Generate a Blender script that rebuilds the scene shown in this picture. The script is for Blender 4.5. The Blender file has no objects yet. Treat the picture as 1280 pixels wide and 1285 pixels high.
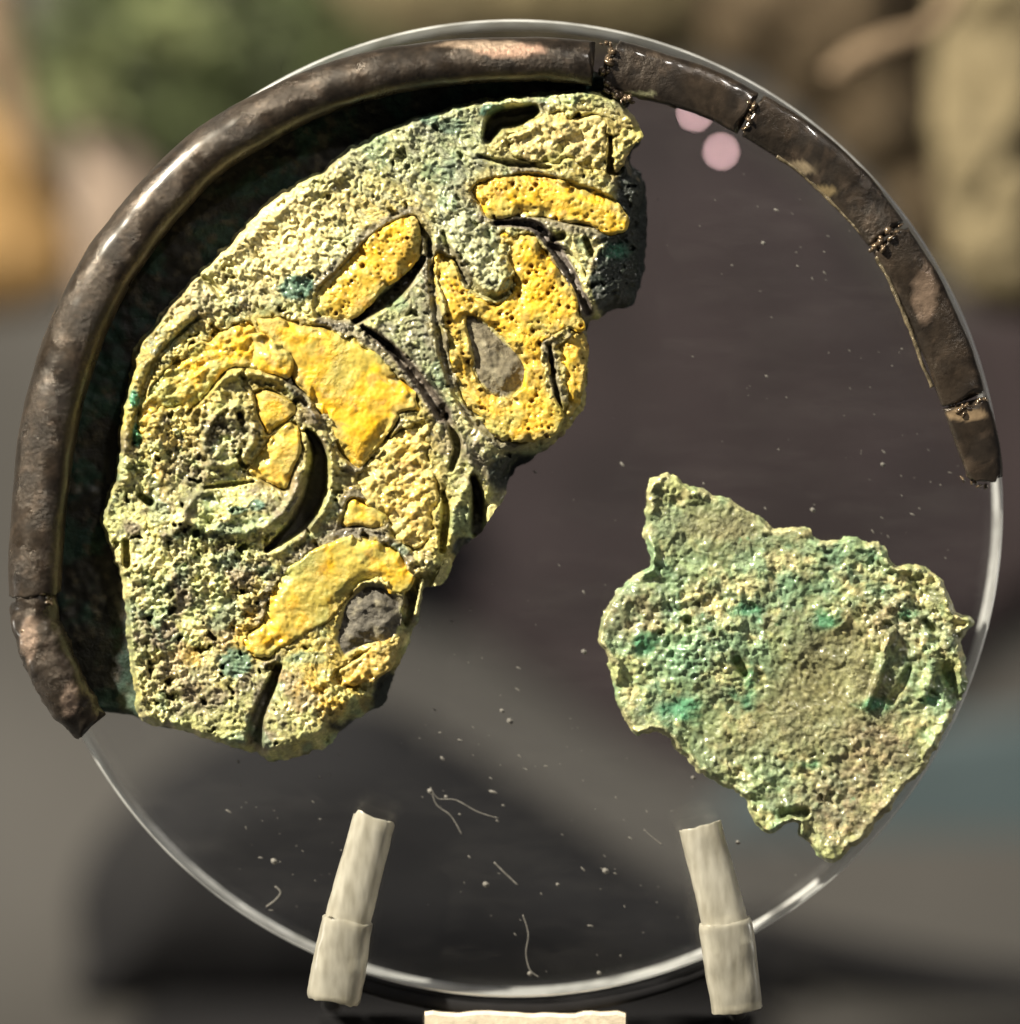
import bpy, math, random
import numpy as np
from mathutils import Vector
random.seed(4)
rng = np.random.default_rng(11)
scene = bpy.context.scene
col = scene.collection

# ------------------------------------------------------------------ scale
# px = one pixel of the photograph measured on the front face of the disc
S = 0.1 / 1240.0            # metres per px
CAMD = 0.30                 # camera to disc face
DP = CAMD / S
Z0 = 0.075                  # height of the picture centre above the shelf datum
CX, CY = 640.0, 642.5

def P(x, y, h=0.0):
    """photo pixel (x, y) at height h px in front of the disc face -> world metres"""
    k = 1.0 - h / DP
    return ((x - CX) * k * S, -h * S, Z0 + (CY - y) * k * S)

# ------------------------------------------------------------------ camera
cam_d = bpy.data.cameras.new('camera')
cam = bpy.data.objects.new('camera', cam_d); col.objects.link(cam)
cam.location = (0, -CAMD, Z0)
cam.rotation_euler = (math.radians(90), 0, 0)
cam_d.sensor_fit = 'HORIZONTAL'
cam_d.sensor_width = 36.0
cam_d.lens = 36.0 * CAMD / (1280 * S)
cam_d.clip_start = 0.01; cam_d.clip_end = 20
cam_d.dof.use_dof = True
cam_d.dof.focus_distance = CAMD - 36 * S
cam_d.dof.aperture_fstop = cam_d.lens / 24.0
scene.camera = cam

# ------------------------------------------------------------------ world + lamps
w = bpy.data.worlds.new('World'); scene.world = w; w.use_nodes = True
bg = w.node_tree.nodes['Background']
bg.inputs[0].default_value = (0.80, 0.86, 1.0, 1); bg.inputs[1].default_value = 0.04

def lamp(name, loc, target, power, size, color, spot=None, blend=0.6):
    d = bpy.data.lights.new(name, 'SPOT' if spot else 'AREA')
    d.energy = power; d.color = color
    if spot:
        d.spot_size = math.radians(spot); d.spot_blend = blend; d.shadow_soft_size = size
    else:
        d.shape = 'DISK'; d.size = size
    o = bpy.data.objects.new(name, d); col.objects.link(o)
    o.location = loc
    o.rotation_euler = (Vector(target) - Vector(loc)).to_track_quat('-Z', 'Y').to_euler()
    return o
lamp('case_spotlight', (-0.46, -0.33, Z0 + 0.45), (0, 0, Z0), 76.0, 0.012, (1.0, 0.91, 0.73), spot=60)
lamp('case_downlight', (0.26, -0.42, Z0 + 0.46), (0.0, 0.06, Z0 - 0.01), 4.2, 0.02, (1.0, 0.95, 0.88), spot=60)
# added fill lamps, out of view beside the disc, to brighten its sawn edge
lamp('edge_fill', (0.27, 0.045, Z0 - 0.048), (0.03, 0.004, Z0 - 0.03), 0.35, 0.01, (1.0, 0.95, 0.85), spot=34)
lamp('edge_fill', (-0.27, 0.045, Z0 - 0.052), (-0.02, 0.004, Z0 - 0.045), 0.3, 0.01, (1.0, 0.95, 0.85), spot=30)

scene.view_settings.view_transform = 'Standard'
scene.view_settings.look = 'None'
scene.view_settings.exposure = 0.0
scene.view_settings.gamma = 1.0
scene.view_settings.use_curve_mapping = False
scene.cycles.use_denoising = True
try: scene.cycles.denoiser = 'OPENIMAGEDENOISE'
except Exception: pass
scene.cycles.max_bounces = 10
scene.cycles.transparent_max_bounces = 16
scene.cycles.sample_clamp_indirect = 4.0

# ------------------------------------------------------------------ noise helpers
def _hash(ix, iy, seed):
    n = (ix.astype(np.int64) * 374761393 + iy.astype(np.int64) * 668265263 + seed * 1442695041) & 0x7fffffff
    n = ((n ^ (n >> 13)) * 1274126177) & 0x7fffffff
    return ((n ^ (n >> 16)) & 0xffff) / 65535.0

def vnoise(x, y, size, seed=0):
    x = x / size; y = y / size
    ix = np.floor(x); iy = np.floor(y); fx = x - ix; fy = y - iy
    fx = fx * fx * (3 - 2 * fx); fy = fy * fy * (3 - 2 * fy)
    a = _hash(ix, iy, seed); b = _hash(ix + 1, iy, seed)
    c = _hash(ix, iy + 1, seed); d = _hash(ix + 1, iy + 1, seed)
    return (a * (1 - fx) + b * fx) * (1 - fy) + (c * (1 - fx) + d * fx) * fy

def fbm(x, y, size, octv=4, seed=0, gain=0.55):
    t = 0.0; a = 1.0; n = 0.0
    for k in range(octv):
        # rotate each octave so no lattice direction shows
        ca, sa = math.cos(0.7 * k + 0.3), math.sin(0.7 * k + 0.3)
        t = t + a * vnoise(ca * x - sa * y, sa * x + ca * y, size / 2.03 ** k, seed + 17 * k)
        n += a; a *= gain
    return t / n

def worley(x, y, size, seed=0):
    """distance to nearest feature point (cells), and a random id of that cell"""
    x = x / size; y = y / size
    ix = np.floor(x); iy = np.floor(y)
    best = np.full(x.shape, 9.0); bid = np.zeros(x.shape)
    for dx in (-1, 0, 1):
        for dy in (-1, 0, 1):
            cx = ix + dx; cy = iy + dy
            px = cx + _hash(cx, cy, seed); py = cy + _hash(cx, cy, seed + 5)
            d = np.hypot(px - x, py - y)
            m = d < best
            best = np.where(m, d, best); bid = np.where(m, _hash(cx, cy, seed + 9), bid)
    return best, bid

def cracks(x, y, size, seed=0, wid=0.05):
    """1 on a sparse net of hairline cracks"""
    wx = x + 14 * (fbm(x, y, 30, 3, seed + 1) - 0.5); wy = y + 14 * (fbm(x, y, 30, 3, seed + 2) - 0.5)
    X = wx / size; Y = wy / size; ix = np.floor(X); iy = np.floor(Y)
    f1 = np.full(x.shape, 9.0); f2 = np.full(x.shape, 9.0)
    for dx in (-1, 0, 1):
        for dy in (-1, 0, 1):
            cx = ix + dx; cy = iy + dy
            d = np.hypot(cx + _hash(cx, cy, seed) - X, cy + _hash(cx, cy, seed + 5) - Y)
            f2 = np.where(d < f1, f1, np.minimum(f2, d)); f1 = np.minimum(f1, d)
    return (1 - sstep(wid * 0.4, wid, f2 - f1)) * sstep(0.45, 0.6, fbm(x, y, size * 1.3, 2, seed + 9))

def streak(x, y, along, across, ang, seed=0):
    c, s_ = math.cos(ang), math.sin(ang)
    return fbm((c * x + s_ * y) * across / along, -s_ * x + c * y, across, 4, seed, 0.6)

def sstep(a, b, v):
    t = np.clip((v - a) / (b - a), 0, 1)
    return t * t * (3 - 2 * t)

def catmull(pts, n, closed):
    pts = [np.array(p, float) for p in pts]; m = len(pts); out = []
    rngk = range(m) if closed else range(m - 1)
    for i in rngk:
        g = (lambda j: pts[j % m]) if closed else (lambda j: pts[min(max(j, 0), m - 1)])
        p0, p1, p2, p3 = g(i - 1), g(i), g(i + 1), g(i + 2)
        for k in range(n):
            t = k / n
            out.append(0.5 * (2 * p1 + (p2 - p0) * t + (2 * p0 - 5 * p1 + 4 * p2 - p3) * t * t + (3 * p1 - p0 - 3 * p2 + p3) * t ** 3))
    if not closed: out.append(pts[-1])
    return np.array(out)

def sdf_poly(x, y, poly):
    """signed distance, positive inside"""
    d = np.full(x.shape, 1e9); ins = np.zeros(x.shape, bool)
    n = len(poly)
    for i in range(n):
        ax, ay = poly[i]; bx, by = poly[(i + 1) % n]
        ex, ey = bx - ax, by - ay
        t = np.clip(((x - ax) * ex + (y - ay) * ey) / (ex * ex + ey * ey + 1e-9), 0, 1)
        d = np.minimum(d, (x - ax - t * ex) ** 2 + (y - ay - t * ey) ** 2)
        c = ((ay > y) != (by > y))
        if ay != by:
            ins ^= c & (x < (bx - ax) * (y - ay) / (by - ay) + ax)
    d = np.sqrt(d)
    return np.where(ins, d, -d)

def line_field(x, y, pts):
    """distance to a polyline of (x, y, halfwidth), and the half-width at the nearest point"""
    best = np.full(x.shape, 1e9); wd = np.ones(x.shape)
    for (ax, ay, aw), (bx, by, bw) in zip(pts[:-1], pts[1:]):
        ex, ey = bx - ax, by - ay
        t = np.clip(((x - ax) * ex + (y - ay) * ey) / (ex * ex + ey * ey + 1e-9), 0, 1)
        d = np.hypot(x - ax - t * ex, y - ay - t * ey)
        m = d < best
        best = np.where(m, d, best); wd = np.where(m, aw + t * (bw - aw), wd)
    return best, wd

def Z(ox, oy, s, *pts):      # coordinates read off an enlarged view
    return [(ox + u / s, oy + v / s) for u, v in pts]

# ------------------------------------------------------------------ object helpers
def tag(o, label=None, cat=None, group=None, kind=None):
    if label: o['label'] = label
    if cat: o['category'] = cat
    if group: o['group'] = group
    if kind: o['kind'] = kind
    return o

def link(name, me, mats, parent=None):
    o = bpy.data.objects.new(name, me); col.objects.link(o)
    for m in (mats if isinstance(mats, (list, tuple)) else [mats]): me.materials.append(m)
    if parent is not None:
        o.parent = parent
        o.matrix_parent_inverse = parent.matrix_basis.inverted()
    return o

def empty(name, loc):
    o = bpy.data.objects.new(name, None); col.objects.link(o)
    o.location = loc; o.empty_display_size = 0.005
    return o

def mesh_from(name, verts, quads=None, polys=None, colors=None, smooth=True, mat_index=None):
    me = bpy.data.meshes.new(name)
    if quads is not None:
        q = np.asarray(quads, np.int32)
        me.vertices.add(len(verts)); me.vertices.foreach_set('co', np.asarray(verts, np.float32).ravel())
        me.loops.add(q.size); me.loops.foreach_set('vertex_index', q.ravel())
        me.polygons.add(len(q))
        me.polygons.foreach_set('loop_start', np.arange(0, q.size, q.shape[1], dtype=np.int32))
    else:
        me.from_pydata([tuple(v) for v in verts], [], polys)
    me.update(calc_edges=True); me.validate()
    if smooth: me.polygons.foreach_set('use_smooth', np.ones(len(me.polygons), bool))
    if mat_index is not None: me.polygons.foreach_set('material_index', np.asarray(mat_index, np.int32))
    if colors is not None:
        at = me.color_attributes.new('Col', 'FLOAT_COLOR', 'POINT')
        c = np.ones((len(verts), 4), np.float32); c[:, :3] = colors
        at.data.foreach_set('color', c.ravel())
    me.update()
    return me

def relief(name, poly, hfun, cfun, mat, parent=None, step=2.0, bottom=0.0, wob=2.0, wsize=9.0, seed=0, smooth_n=5, skirt_col=None, hole=None):
    """A thick plate: outline poly (px), front surface height hfun(x, y, sdf), closed down to `bottom`."""
    pl = catmull(poly, smooth_n, True) if smooth_n > 1 else np.array(poly, float)
    x0, y0 = pl.min(0) - 8; x1, y1 = pl.max(0) + 8
    gx = np.arange(x0, x1 + step, step); gy = np.arange(y0, y1 + step, step)
    X, Y = np.meshgrid(gx, gy)
    Wn = lambda X, Y: (fbm(X, Y, wsize, 3, seed + 91) - 0.5) * 2 * wob
    F = sdf_poly(X, Y, pl) + Wn(X, Y)
    if hole is not None: F = np.minimum(F, -sdf_poly(X, Y, catmull(hole, 4, True)) + 0.6 * Wn(X, Y) - 1.5)
    inside = F > 0
    cell = inside[:-1, :-1] | inside[1:, :-1] | inside[:-1, 1:] | inside[1:, 1:]
    used = np.zeros_like(inside)
    used[:-1, :-1] |= cell; used[1:, :-1] |= cell; used[:-1, 1:] |= cell; used[1:, 1:] |= cell
    gyF, gxF = np.gradient(F, step)
    gl = np.hypot(gxF, gyF) + 1e-6
    out = used & ~inside
    mv = np.clip(-F, 0, 1.6 * step) / np.maximum(gl, 0.5)
    X = np.where(out, X + gxF / gl * mv, X); Y = np.where(out, Y + gyF / gl * mv, Y)
    idx = -np.ones(X.shape, np.int64); ids = np.flatnonzero(used.ravel())
    idx.ravel()[ids] = np.arange(len(ids))
    xs = X.ravel()[ids]; ys = Y.ravel()[ids]; fs = np.maximum(F.ravel()[ids], 0)
    H = np.maximum(hfun(xs, ys, fs), bottom + 0.5)
    C = cfun(xs, ys, fs, H)
    a = idx[:-1, :-1][cell]; b = idx[:-1, 1:][cell]; c = idx[1:, 1:][cell]; d = idx[1:, :-1][cell]
    quads = np.stack([a, d, c, b], 1)
    # boundary edges -> skirt
    e = np.concatenate([quads[:, [0, 1]], quads[:, [1, 2]], quads[:, [2, 3]], quads[:, [3, 0]]])
    key = e[:, 0] * 10 ** 7 + e[:, 1]; rkey = e[:, 1] * 10 ** 7 + e[:, 0]
    be = e[~np.isin(key, rkey)]
    bv = np.unique(be); nb = len(bv)
    rem = {int(v): i + len(xs) + nb for i, v in enumerate(bv)}; rt = {int(v): i + len(xs) for i, v in enumerate(bv)}
    kk = 1 - H / DP
    V = np.stack([(xs - CX) * kk * S, -H * S, Z0 + (CY - ys) * kk * S], 1)
    kb = 1 - bottom / DP
    Vb = np.stack([(xs[bv] - CX) * kb * S, np.full(len(bv), -bottom * S), Z0 + (CY - ys[bv]) * kb * S], 1)
    sq = np.array([[rt[int(p)], rt[int(q)], rem[int(q)], rem[int(p)]] for p, q in be])[:, ::-1]
    quads = np.concatenate([quads, sq])
    Cb = C[bv] if skirt_col is None else np.tile(np.array(skirt_col, float), (len(bv), 1))
    me = mesh_from(name, np.concatenate([V, V[bv], Vb]), quads, colors=np.concatenate([C, C[bv], Cb]))
    return link(name, me, mat, parent)

def sweep(name, path, mat, parent=None, nseg=20, samples=10, noise=1.5, nsize=14, seed=0, color=None, hollow=None, squarish=1.0, rough_end=0.0, ridge=None):
    """Rod along a px path of (x, y, h, half width, half height); closed, rough ends."""
    pth = catmull(path, samples, False)
    n = len(pth)
    tan = np.gradient(pth[:, :3], axis=0); tan /= np.linalg.norm(tan, axis=1)[:, None] + 1e-9
    up = np.array([0, 0, 1.0])
    side = np.cross(tan, up); side /= np.linalg.norm(side, axis=1)[:, None] + 1e-9
    nor = np.cross(side, tan)
    ang = np.linspace(0, 2 * math.pi, nseg, endpoint=False)
    ca, sa = np.cos(ang), np.sin(ang)
    ca = np.sign(ca) * np.abs(ca) ** squarish; sa = np.sign(sa) * np.abs(sa) ** squarish
    L = np.concatenate([[0], np.cumsum(np.linalg.norm(np.diff(pth[:, :3], axis=0), axis=1))])
    U = np.repeat(L[:, None], nseg, 1); A = np.repeat((ang * 30)[None], n, 0)
    # fold the angle so that the noise closes round the rod
    An = np.abs(A - 94.2)
    nz = (fbm(U + seed * 31, An + 7 * seed, nsize, 4, seed) - 0.5) * 2 * noise
    if rough_end:
        ed = np.minimum(U, L[-1] - U)
        U2 = (fbm(An, An * 0 + seed, 16, 2, seed + 3) - 0.5) * 2 * rough_end * np.exp(-ed / (rough_end * 2 + 1e-6))
    else: U2 = 0 * U
    R1 = (pth[:, 3][:, None] + nz) ; R2 = (pth[:, 4][:, None] + nz)
    if ridge is not None:
        k = ridge(U, ang[None, :] + 0 * U); R1 = R1 + k; R2 = R2 + k
    pts = pth[:, None, :3] + side[:, None] * (R1 * ca)[..., None] + nor[:, None] * (R2 * sa)[..., None] + tan[:, None] * U2[..., None]
    flat = pts.reshape(-1, 3)
    C = None
    if color is not None: C = color(flat[:, 0], flat[:, 1], flat[:, 2], U.ravel())
    V = [P(*p) for p in flat]
    q = []
    for i in range(n - 1):
        for j in range(nseg):
            j2 = (j + 1) % nseg
            q.append((i * nseg + j, i * nseg + j2, (i + 1) * nseg + j2, (i + 1) * nseg + j))
    base = len(V)
    if hollow is None:
        V.append(P(*(pts[0].mean(0) - tan[0] * rough_end * 0.5))); V.append(P(*(pts[-1].mean(0) + tan[-1] * rough_end * 0.5)))
        for j in range(nseg):
            j2 = (j + 1) % nseg
            q.append((base, j2, j, base)); q.append((base + 1, (n - 1) * nseg + j, (n - 1) * nseg + j2, base + 1))
        if C is not None: C = np.concatenate([C, C[:1], C[-1:]])
        polys = [f[:3] if f[0] == f[3] else f for f in q]
    else:
        # sleeve with an open bore of depth `hollow[1]` at each end
        f, dep = hollow
        polys = list(q)
        for end, i0, sgn in ((0, 0, 1), (1, n - 1, -1)):
            o1 = len(V)
            cen = pts[i0].mean(0)
            ring = cen + (pts[i0] - cen) * f
            V += [P(*p) for p in ring]
            o2 = len(V)
            V += [P(*(p + tan[i0] * dep * sgn)) for p in ring]
            o3 = len(V); V.append(P(*(cen + tan[i0] * dep * sgn)))
            for j in range(nseg):
                j2 = (j + 1) % nseg; a, b = i0 * nseg + j, i0 * nseg + j2
                t1 = [(b, a, o1 + j, o1 + j2), (o1 + j2, o1 + j, o2 + j, o2 + j2), (o2 + j2, o2 + j, o3)]
                polys += [tuple(reversed(f_)) if end else f_ for f_ in t1]
            if C is not None: C = np.concatenate([C, C[i0 * nseg:i0 * nseg + nseg], C[i0 * nseg:i0 * nseg + nseg], C[i0 * nseg:i0 * nseg + 1]])
    me = mesh_from(name, V, polys=polys, colors=C)
    return link(name, me, mat, parent)

# ------------------------------------------------------------------ materials
def newmat(name):
    m = bpy.data.materials.new(name); m.use_nodes = True
    return m, m.node_tree.nodes, m.node_tree.links, m.node_tree.nodes['Principled BSDF']

def corroded(name, use_col=True, base=(0.3, 0.3, 0.2), rough=0.55, rough_var=0.35, spec=0.5, metal=0.0, bump=0.5, px=5.0, coat=0.0, var=0.45, dist=1.0, coatr=0.15):
    """colour from the piece's own colouring, broken up by grain; fine relief as bump"""
    m, N, L, b = newmat(name)
    tc = N.new('ShaderNodeTexCoord')
    n1 = N.new('ShaderNodeTexNoise'); n1.inputs['Scale'].default_value = 1 / (S * px); n1.inputs['Detail'].default_value = 6; n1.inputs['Roughness'].default_value = 0.65
    n2 = N.new('ShaderNodeTexNoise'); n2.inputs['Scale'].default_value = 1 / (S * px * 5); n2.inputs['Detail'].default_value = 4
    L.new(tc.outputs['Object'], n1.inputs['Vector']); L.new(tc.outputs['Object'], n2.inputs['Vector'])
    if use_col:
        at = N.new('ShaderNodeAttribute'); at.attribute_name = 'Col'; src = at.outputs['Color']
    else:
        rgb = N.new('ShaderNodeRGB'); rgb.outputs[0].default_value = (*base, 1); src = rgb.outputs[0]
    mr = N.new('ShaderNodeMapRange'); mr.inputs[1].default_value = 0.25; mr.inputs[2].default_value = 0.75
    mr.inputs[3].default_value = 1 - var; mr.inputs[4].default_value = 1 + var
    L.new(n1.outputs['Fac'], mr.inputs[0])
    mul = N.new('ShaderNodeVectorMath'); mul.operation = 'SCALE'
    L.new(src, mul.inputs[0]); L.new(mr.outputs[0], mul.inputs['Scale'])
    L.new(mul.outputs[0], b.inputs['Base Color'])
    rr = N.new('ShaderNodeMapRange'); rr.inputs[1].default_value = 0.3; rr.inputs[2].default_value = 0.7
    rr.inputs[3].default_value = rough - rough_var / 2; rr.inputs[4].default_value = rough + rough_var / 2
    L.new(n2.outputs['Fac'], rr.inputs[0]); L.new(rr.outputs[0], b.inputs['Roughness'])
    b.inputs['Specular IOR Level'].default_value = spec
    b.inputs['Metallic'].default_value = metal
    b.inputs['Coat Weight'].default_value = coat; b.inputs['Coat Roughness'].default_value = coatr
    bp = N.new('ShaderNodeBump'); bp.inputs['Strength'].default_value = bump; bp.inputs['Distance'].default_value = S * px * dist
    # worn smooth in places, grainy in others
    n3 = N.new('ShaderNodeTexNoise'); n3.inputs['Scale'].default_value = 1 / (S * px * 11); n3.inputs['Detail'].default_value = 3
    L.new(tc.outputs['Object'], n3.inputs['Vector'])
    m3 = N.new('ShaderNodeMapRange'); m3.inputs[1].default_value = 0.4; m3.inputs[2].default_value = 0.6; m3.inputs[3].default_value = bump * 0.15; m3.inputs[4].default_value = bump
    L.new(n3.outputs['Fac'], m3.inputs[0]); L.new(m3.outputs[0], bp.inputs['Strength'])
    L.new(n1.outputs['Fac'], bp.inputs['Height']); L.new(bp.outputs[0], b.inputs['Normal'])
    return m

M_BODY = corroded('patinated_bronze', rough=0.5, bump=0.75, px=5, coat=0.45, var=0.5, coatr=0.1)
M_YEL = corroded('yellow_enamel', rough=0.48, bump=0.6, px=6, coat=0.3, var=0.26, coatr=0.12)
M_FLAT = corroded('green_crust', rough=0.5, bump=0.75, px=6, coat=0.6, var=0.5, coatr=0.12)
M_RIM = corroded('brown_bronze_rim', rough=0.36, rough_var=0.3, metal=0.5, bump=0.75, px=5, coat=0.4, var=0.5, coatr=0.22)
M_BAND = corroded('thin_bronze_band', rough=0.3, rough_var=0.25, metal=0.4, bump=0.4, px=16, coat=0.7, var=0.45, coatr=0.12)
M_SET = corroded('grey_setting_crust', rough=0.7, bump=1.0, px=6, coat=0.0, var=0.6)
M_DARK = corroded('black_bronze', rough=0.6, bump=0.9, px=9, coat=0.0, var=0.6, spec=0.3)

def mat_plain(name, base, rough=0.6, var=0.3, px=60, bump=0.0, spec=0.3):
    return corroded(name, False, base, rough, 0.1, spec, 0.0, bump, px, 0.0, var)

# clear acrylic: polished faces (thin sheet, Fresnel) and frosted sawn edge
m, N, L, b = newmat('clear_acrylic'); N.remove(b)
out = N['Material Output']
tr = N.new('ShaderNodeBsdfTransparent'); tr.inputs[0].default_value = (0.93, 0.935, 0.94, 1)
gl = N.new('ShaderNodeBsdfGlossy'); gl.inputs['Roughness'].default_value = 0.06; gl.inputs[0].default_value = (1, 1, 1, 1)
fr = N.new('ShaderNodeLayerWeight'); fr.inputs[0].default_value = 0.5
pw = N.new('ShaderNodeMath'); pw.operation = 'POWER'; pw.inputs[1].default_value = 5.0; L.new(fr.outputs['Facing'], pw.inputs[0])
ma = N.new('ShaderNodeMath'); ma.operation = 'MULTIPLY_ADD'; ma.inputs[1].default_value = 0.95; ma.inputs[2].default_value = 0.045; L.new(pw.outputs[0], ma.inputs[0])
mx = N.new('ShaderNodeMixShader'); L.new(ma.outputs[0], mx.inputs[0]); L.new(tr.outputs[0], mx.inputs[1]); L.new(gl.outputs[0], mx.inputs[2])
# faint film of dust and wiping marks
tcx = N.new('ShaderNodeTexCoord'); mp = N.new('ShaderNodeMapping'); mp.inputs['Rotation'].default_value = (0, math.radians(38), 0); mp.inputs['Scale'].default_value = (0.25, 1, 1.0)
L.new(tcx.outputs['Object'], mp.inputs[0])
nz = N.new('ShaderNodeTexNoise'); nz.inputs['Scale'].default_value = 1 / (S * 45); nz.inputs['Detail'].default_value = 8; nz.inputs['Roughness'].default_value = 0.7
L.new(mp.outputs[0], nz.inputs['Vector'])
mr = N.new('ShaderNodeMapRange'); mr.inputs[1].default_value = 0.48; mr.inputs[2].default_value = 0.85; mr.inputs[3].default_value = 0.001; mr.inputs[4].default_value = 0.022
L.new(nz.outputs['Fac'], mr.inputs[0])
fd = N.new('ShaderNodeBsdfDiffuse'); fd.inputs[0].default_value = (0.6, 0.58, 0.56, 1)
mf = N.new('ShaderNodeMixShader'); L.new(mr.outputs[0], mf.inputs[0]); L.new(mx.outputs[0], mf.inputs[1]); L.new(fd.outputs[0], mf.inputs[2])
L.new(mf.outputs[0], out.inputs[0]); M_CLEAR = m
m, N, L, b = newmat('sawn_acrylic_edge'); N.remove(b)
out = N['Material Output']
df = N.new('ShaderNodeBsdfDiffuse'); df.inputs[0].default_value = (0.75, 0.77, 0.78, 1)
tl = N.new('ShaderNodeBsdfTranslucent'); tl.inputs[0].default_value = (0.6, 0.63, 0.64, 1)
tr = N.new('ShaderNodeBsdfTransparent')
gl = N.new('ShaderNodeBsdfGlossy'); gl.inputs['Roughness'].default_value = 0.35
m1 = N.new('ShaderNodeMixShader'); m1.inputs[0].default_value = 0.3; L.new(df.outputs[0], m1.inputs[1]); L.new(tl.outputs[0], m1.inputs[2])
m2 = N.new('ShaderNodeMixShader'); m2.inputs[0].default_value = 0.25; L.new(m1.outputs[0], m2.inputs[1]); L.new(gl.outputs[0], m2.inputs[2])
tcx = N.new('ShaderNodeTexCoord'); nz = N.new('ShaderNodeTexNoise'); nz.inputs['Scale'].default_value = 1 / (S * 60); nz.inputs['Detail'].default_value = 3
L.new(tcx.outputs['Object'], nz.inputs['Vector'])
mr = N.new('ShaderNodeMapRange'); mr.inputs[1].default_value = 0.35; mr.inputs[2].default_value = 0.65; mr.inputs[3].default_value = 0.1; mr.inputs[4].default_value = 0.6
L.new(nz.outputs['Fac'], mr.inputs[0])
m3 = N.new('ShaderNodeMixShader'); L.new(mr.outputs[0], m3.inputs[0]); L.new(m2.outputs[0], m3.inputs[1]); L.new(tr.outputs[0], m3.inputs[2])
L.new(m3.outputs[0], out.inputs[0]); M_EDGE = m

# milky plastic sleeve
m, N, L, b = newmat('milky_plastic_sleeve')
b.inputs['Base Color'].default_value = (0.56, 0.51, 0.39, 1)
b.inputs['Roughness'].default_value = 0.3
b.inputs['Transmission Weight'].default_value = 0.6; b.inputs['IOR'].default_value = 1.35; b.inputs['Subsurface Weight'].default_value = 0.0; b.inputs['Subsurface Radius'].default_value = (1, 0.9, 0.7); b.inputs['Subsurface Scale'].default_value = 10 * S
b.inputs['Coat Weight'].default_value = 0.3; b.inputs['Coat Roughness'].default_value = 0.2
tcx = N.new('ShaderNodeTexCoord'); mpn = N.new('ShaderNodeMapping'); mpn.inputs['Scale'].default_value = (1, 1, 0.22); L.new(tcx.outputs['Object'], mpn.inputs[0])
nz = N.new('ShaderNodeTexNoise'); nz.inputs['Scale'].default_value = 1 / (S * 10); nz.inputs['Detail'].default_value = 6
L.new(mpn.outputs[0], nz.inputs['Vector'])
cr = N.new('ShaderNodeValToRGB'); cr.color_ramp.elements[0].position = 0.3; cr.color_ramp.elements[0].color = (0.50, 0.47, 0.38, 1)
cr.color_ramp.elements[1].position = 0.7; cr.color_ramp.elements[1].color = (0.86, 0.83, 0.72, 1)
L.new(nz.outputs['Fac'], cr.inputs[0]); L.new(cr.outputs[0], b.inputs['Base Color'])
bp = N.new('ShaderNodeBump'); bp.inputs['Strength'].default_value = 0.15; bp.inputs['Distance'].default_value = S * 5
L.new(nz.outputs['Fac'], bp.inputs['Height']); L.new(bp.outputs[0], b.inputs['Normal'])
M_SLEEVE = m
M_STEEL = mat_plain('dark_steel', (0.05, 0.05, 0.05), 0.35, 0.2, 20)
M_DUST = mat_plain('pale_dust', (0.15, 0.145, 0.135), 0.8, 0.5, 8)

#STRUCTURE
#ARTEFACT
# ------------------------------------------------------------------ setting: shelf and back of the case
def grid_sheet(name, fn, nu, nv, mat):
    V = [fn(i / nu, j / nv) for j in range(nv + 1) for i in range(nu + 1)]
    q = [(j * (nu + 1) + i, j * (nu + 1) + i + 1, (j + 1) * (nu + 1) + i + 1, (j + 1) * (nu + 1) + i) for j in range(nv) for i in range(nu)]
    return link(name, mesh_from(name, V, q), mat)

SHELF_Z = Z0 - 0.066
WALL_Y = 0.135
def cove(u, v):
    # shelf from in front of the disc, rising through a cove into the back wall
    x = -0.45 + 0.9 * u
    r = 0.05
    prof = [(-0.12, SHELF_Z), (0.0, SHELF_Z), (WALL_Y - r, SHELF_Z)] + \
           [(WALL_Y - r + r * math.sin(a), SHELF_Z + r - r * math.cos(a)) for a in [math.pi / 2 * k / 10 for k in range(1, 11)]] + \
           [(WALL_Y, SHELF_Z + 0.12), (WALL_Y, SHELF_Z + 0.30)]
    t = v * (len(prof) - 1); i = min(int(t), len(prof) - 2); f = t - i
    y = prof[i][0] * (1 - f) + prof[i + 1][0] * f; z = prof[i][1] * (1 - f) + prof[i + 1][1] * f
    return (x, y, z)
M_CASE = mat_plain('grey_case_lining', (0.050, 0.048, 0.047), 0.75, 0.10, 300)
tag(grid_sheet('case_lining', cove, 8, 28, M_CASE), kind='structure')

# things standing out of focus behind the disc
def stone(name, pts, h, depth, mat, label, cat, seed=0, wob=6, bump=20):
    """an upright lump with the outline pts, as thick as it stands, at depth h (negative = behind)"""
    def hf(x, y, f):
        return h + depth * np.sqrt(np.clip(f / (depth * 0.9), 0, 1)) + (fbm(x, y, 60, 4, seed) - 0.5) * bump
    def cf(x, y, f, H):
        return np.ones((len(x), 3))
    cx, cy = np.mean(pts, 0); cy2 = max(p[1] for p in pts)
    o = relief(name, pts, hf, cf, mat, None, step=9.0, bottom=h, wob=wob, wsize=50, seed=seed)
    tag(o, label, cat)
    return o

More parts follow.
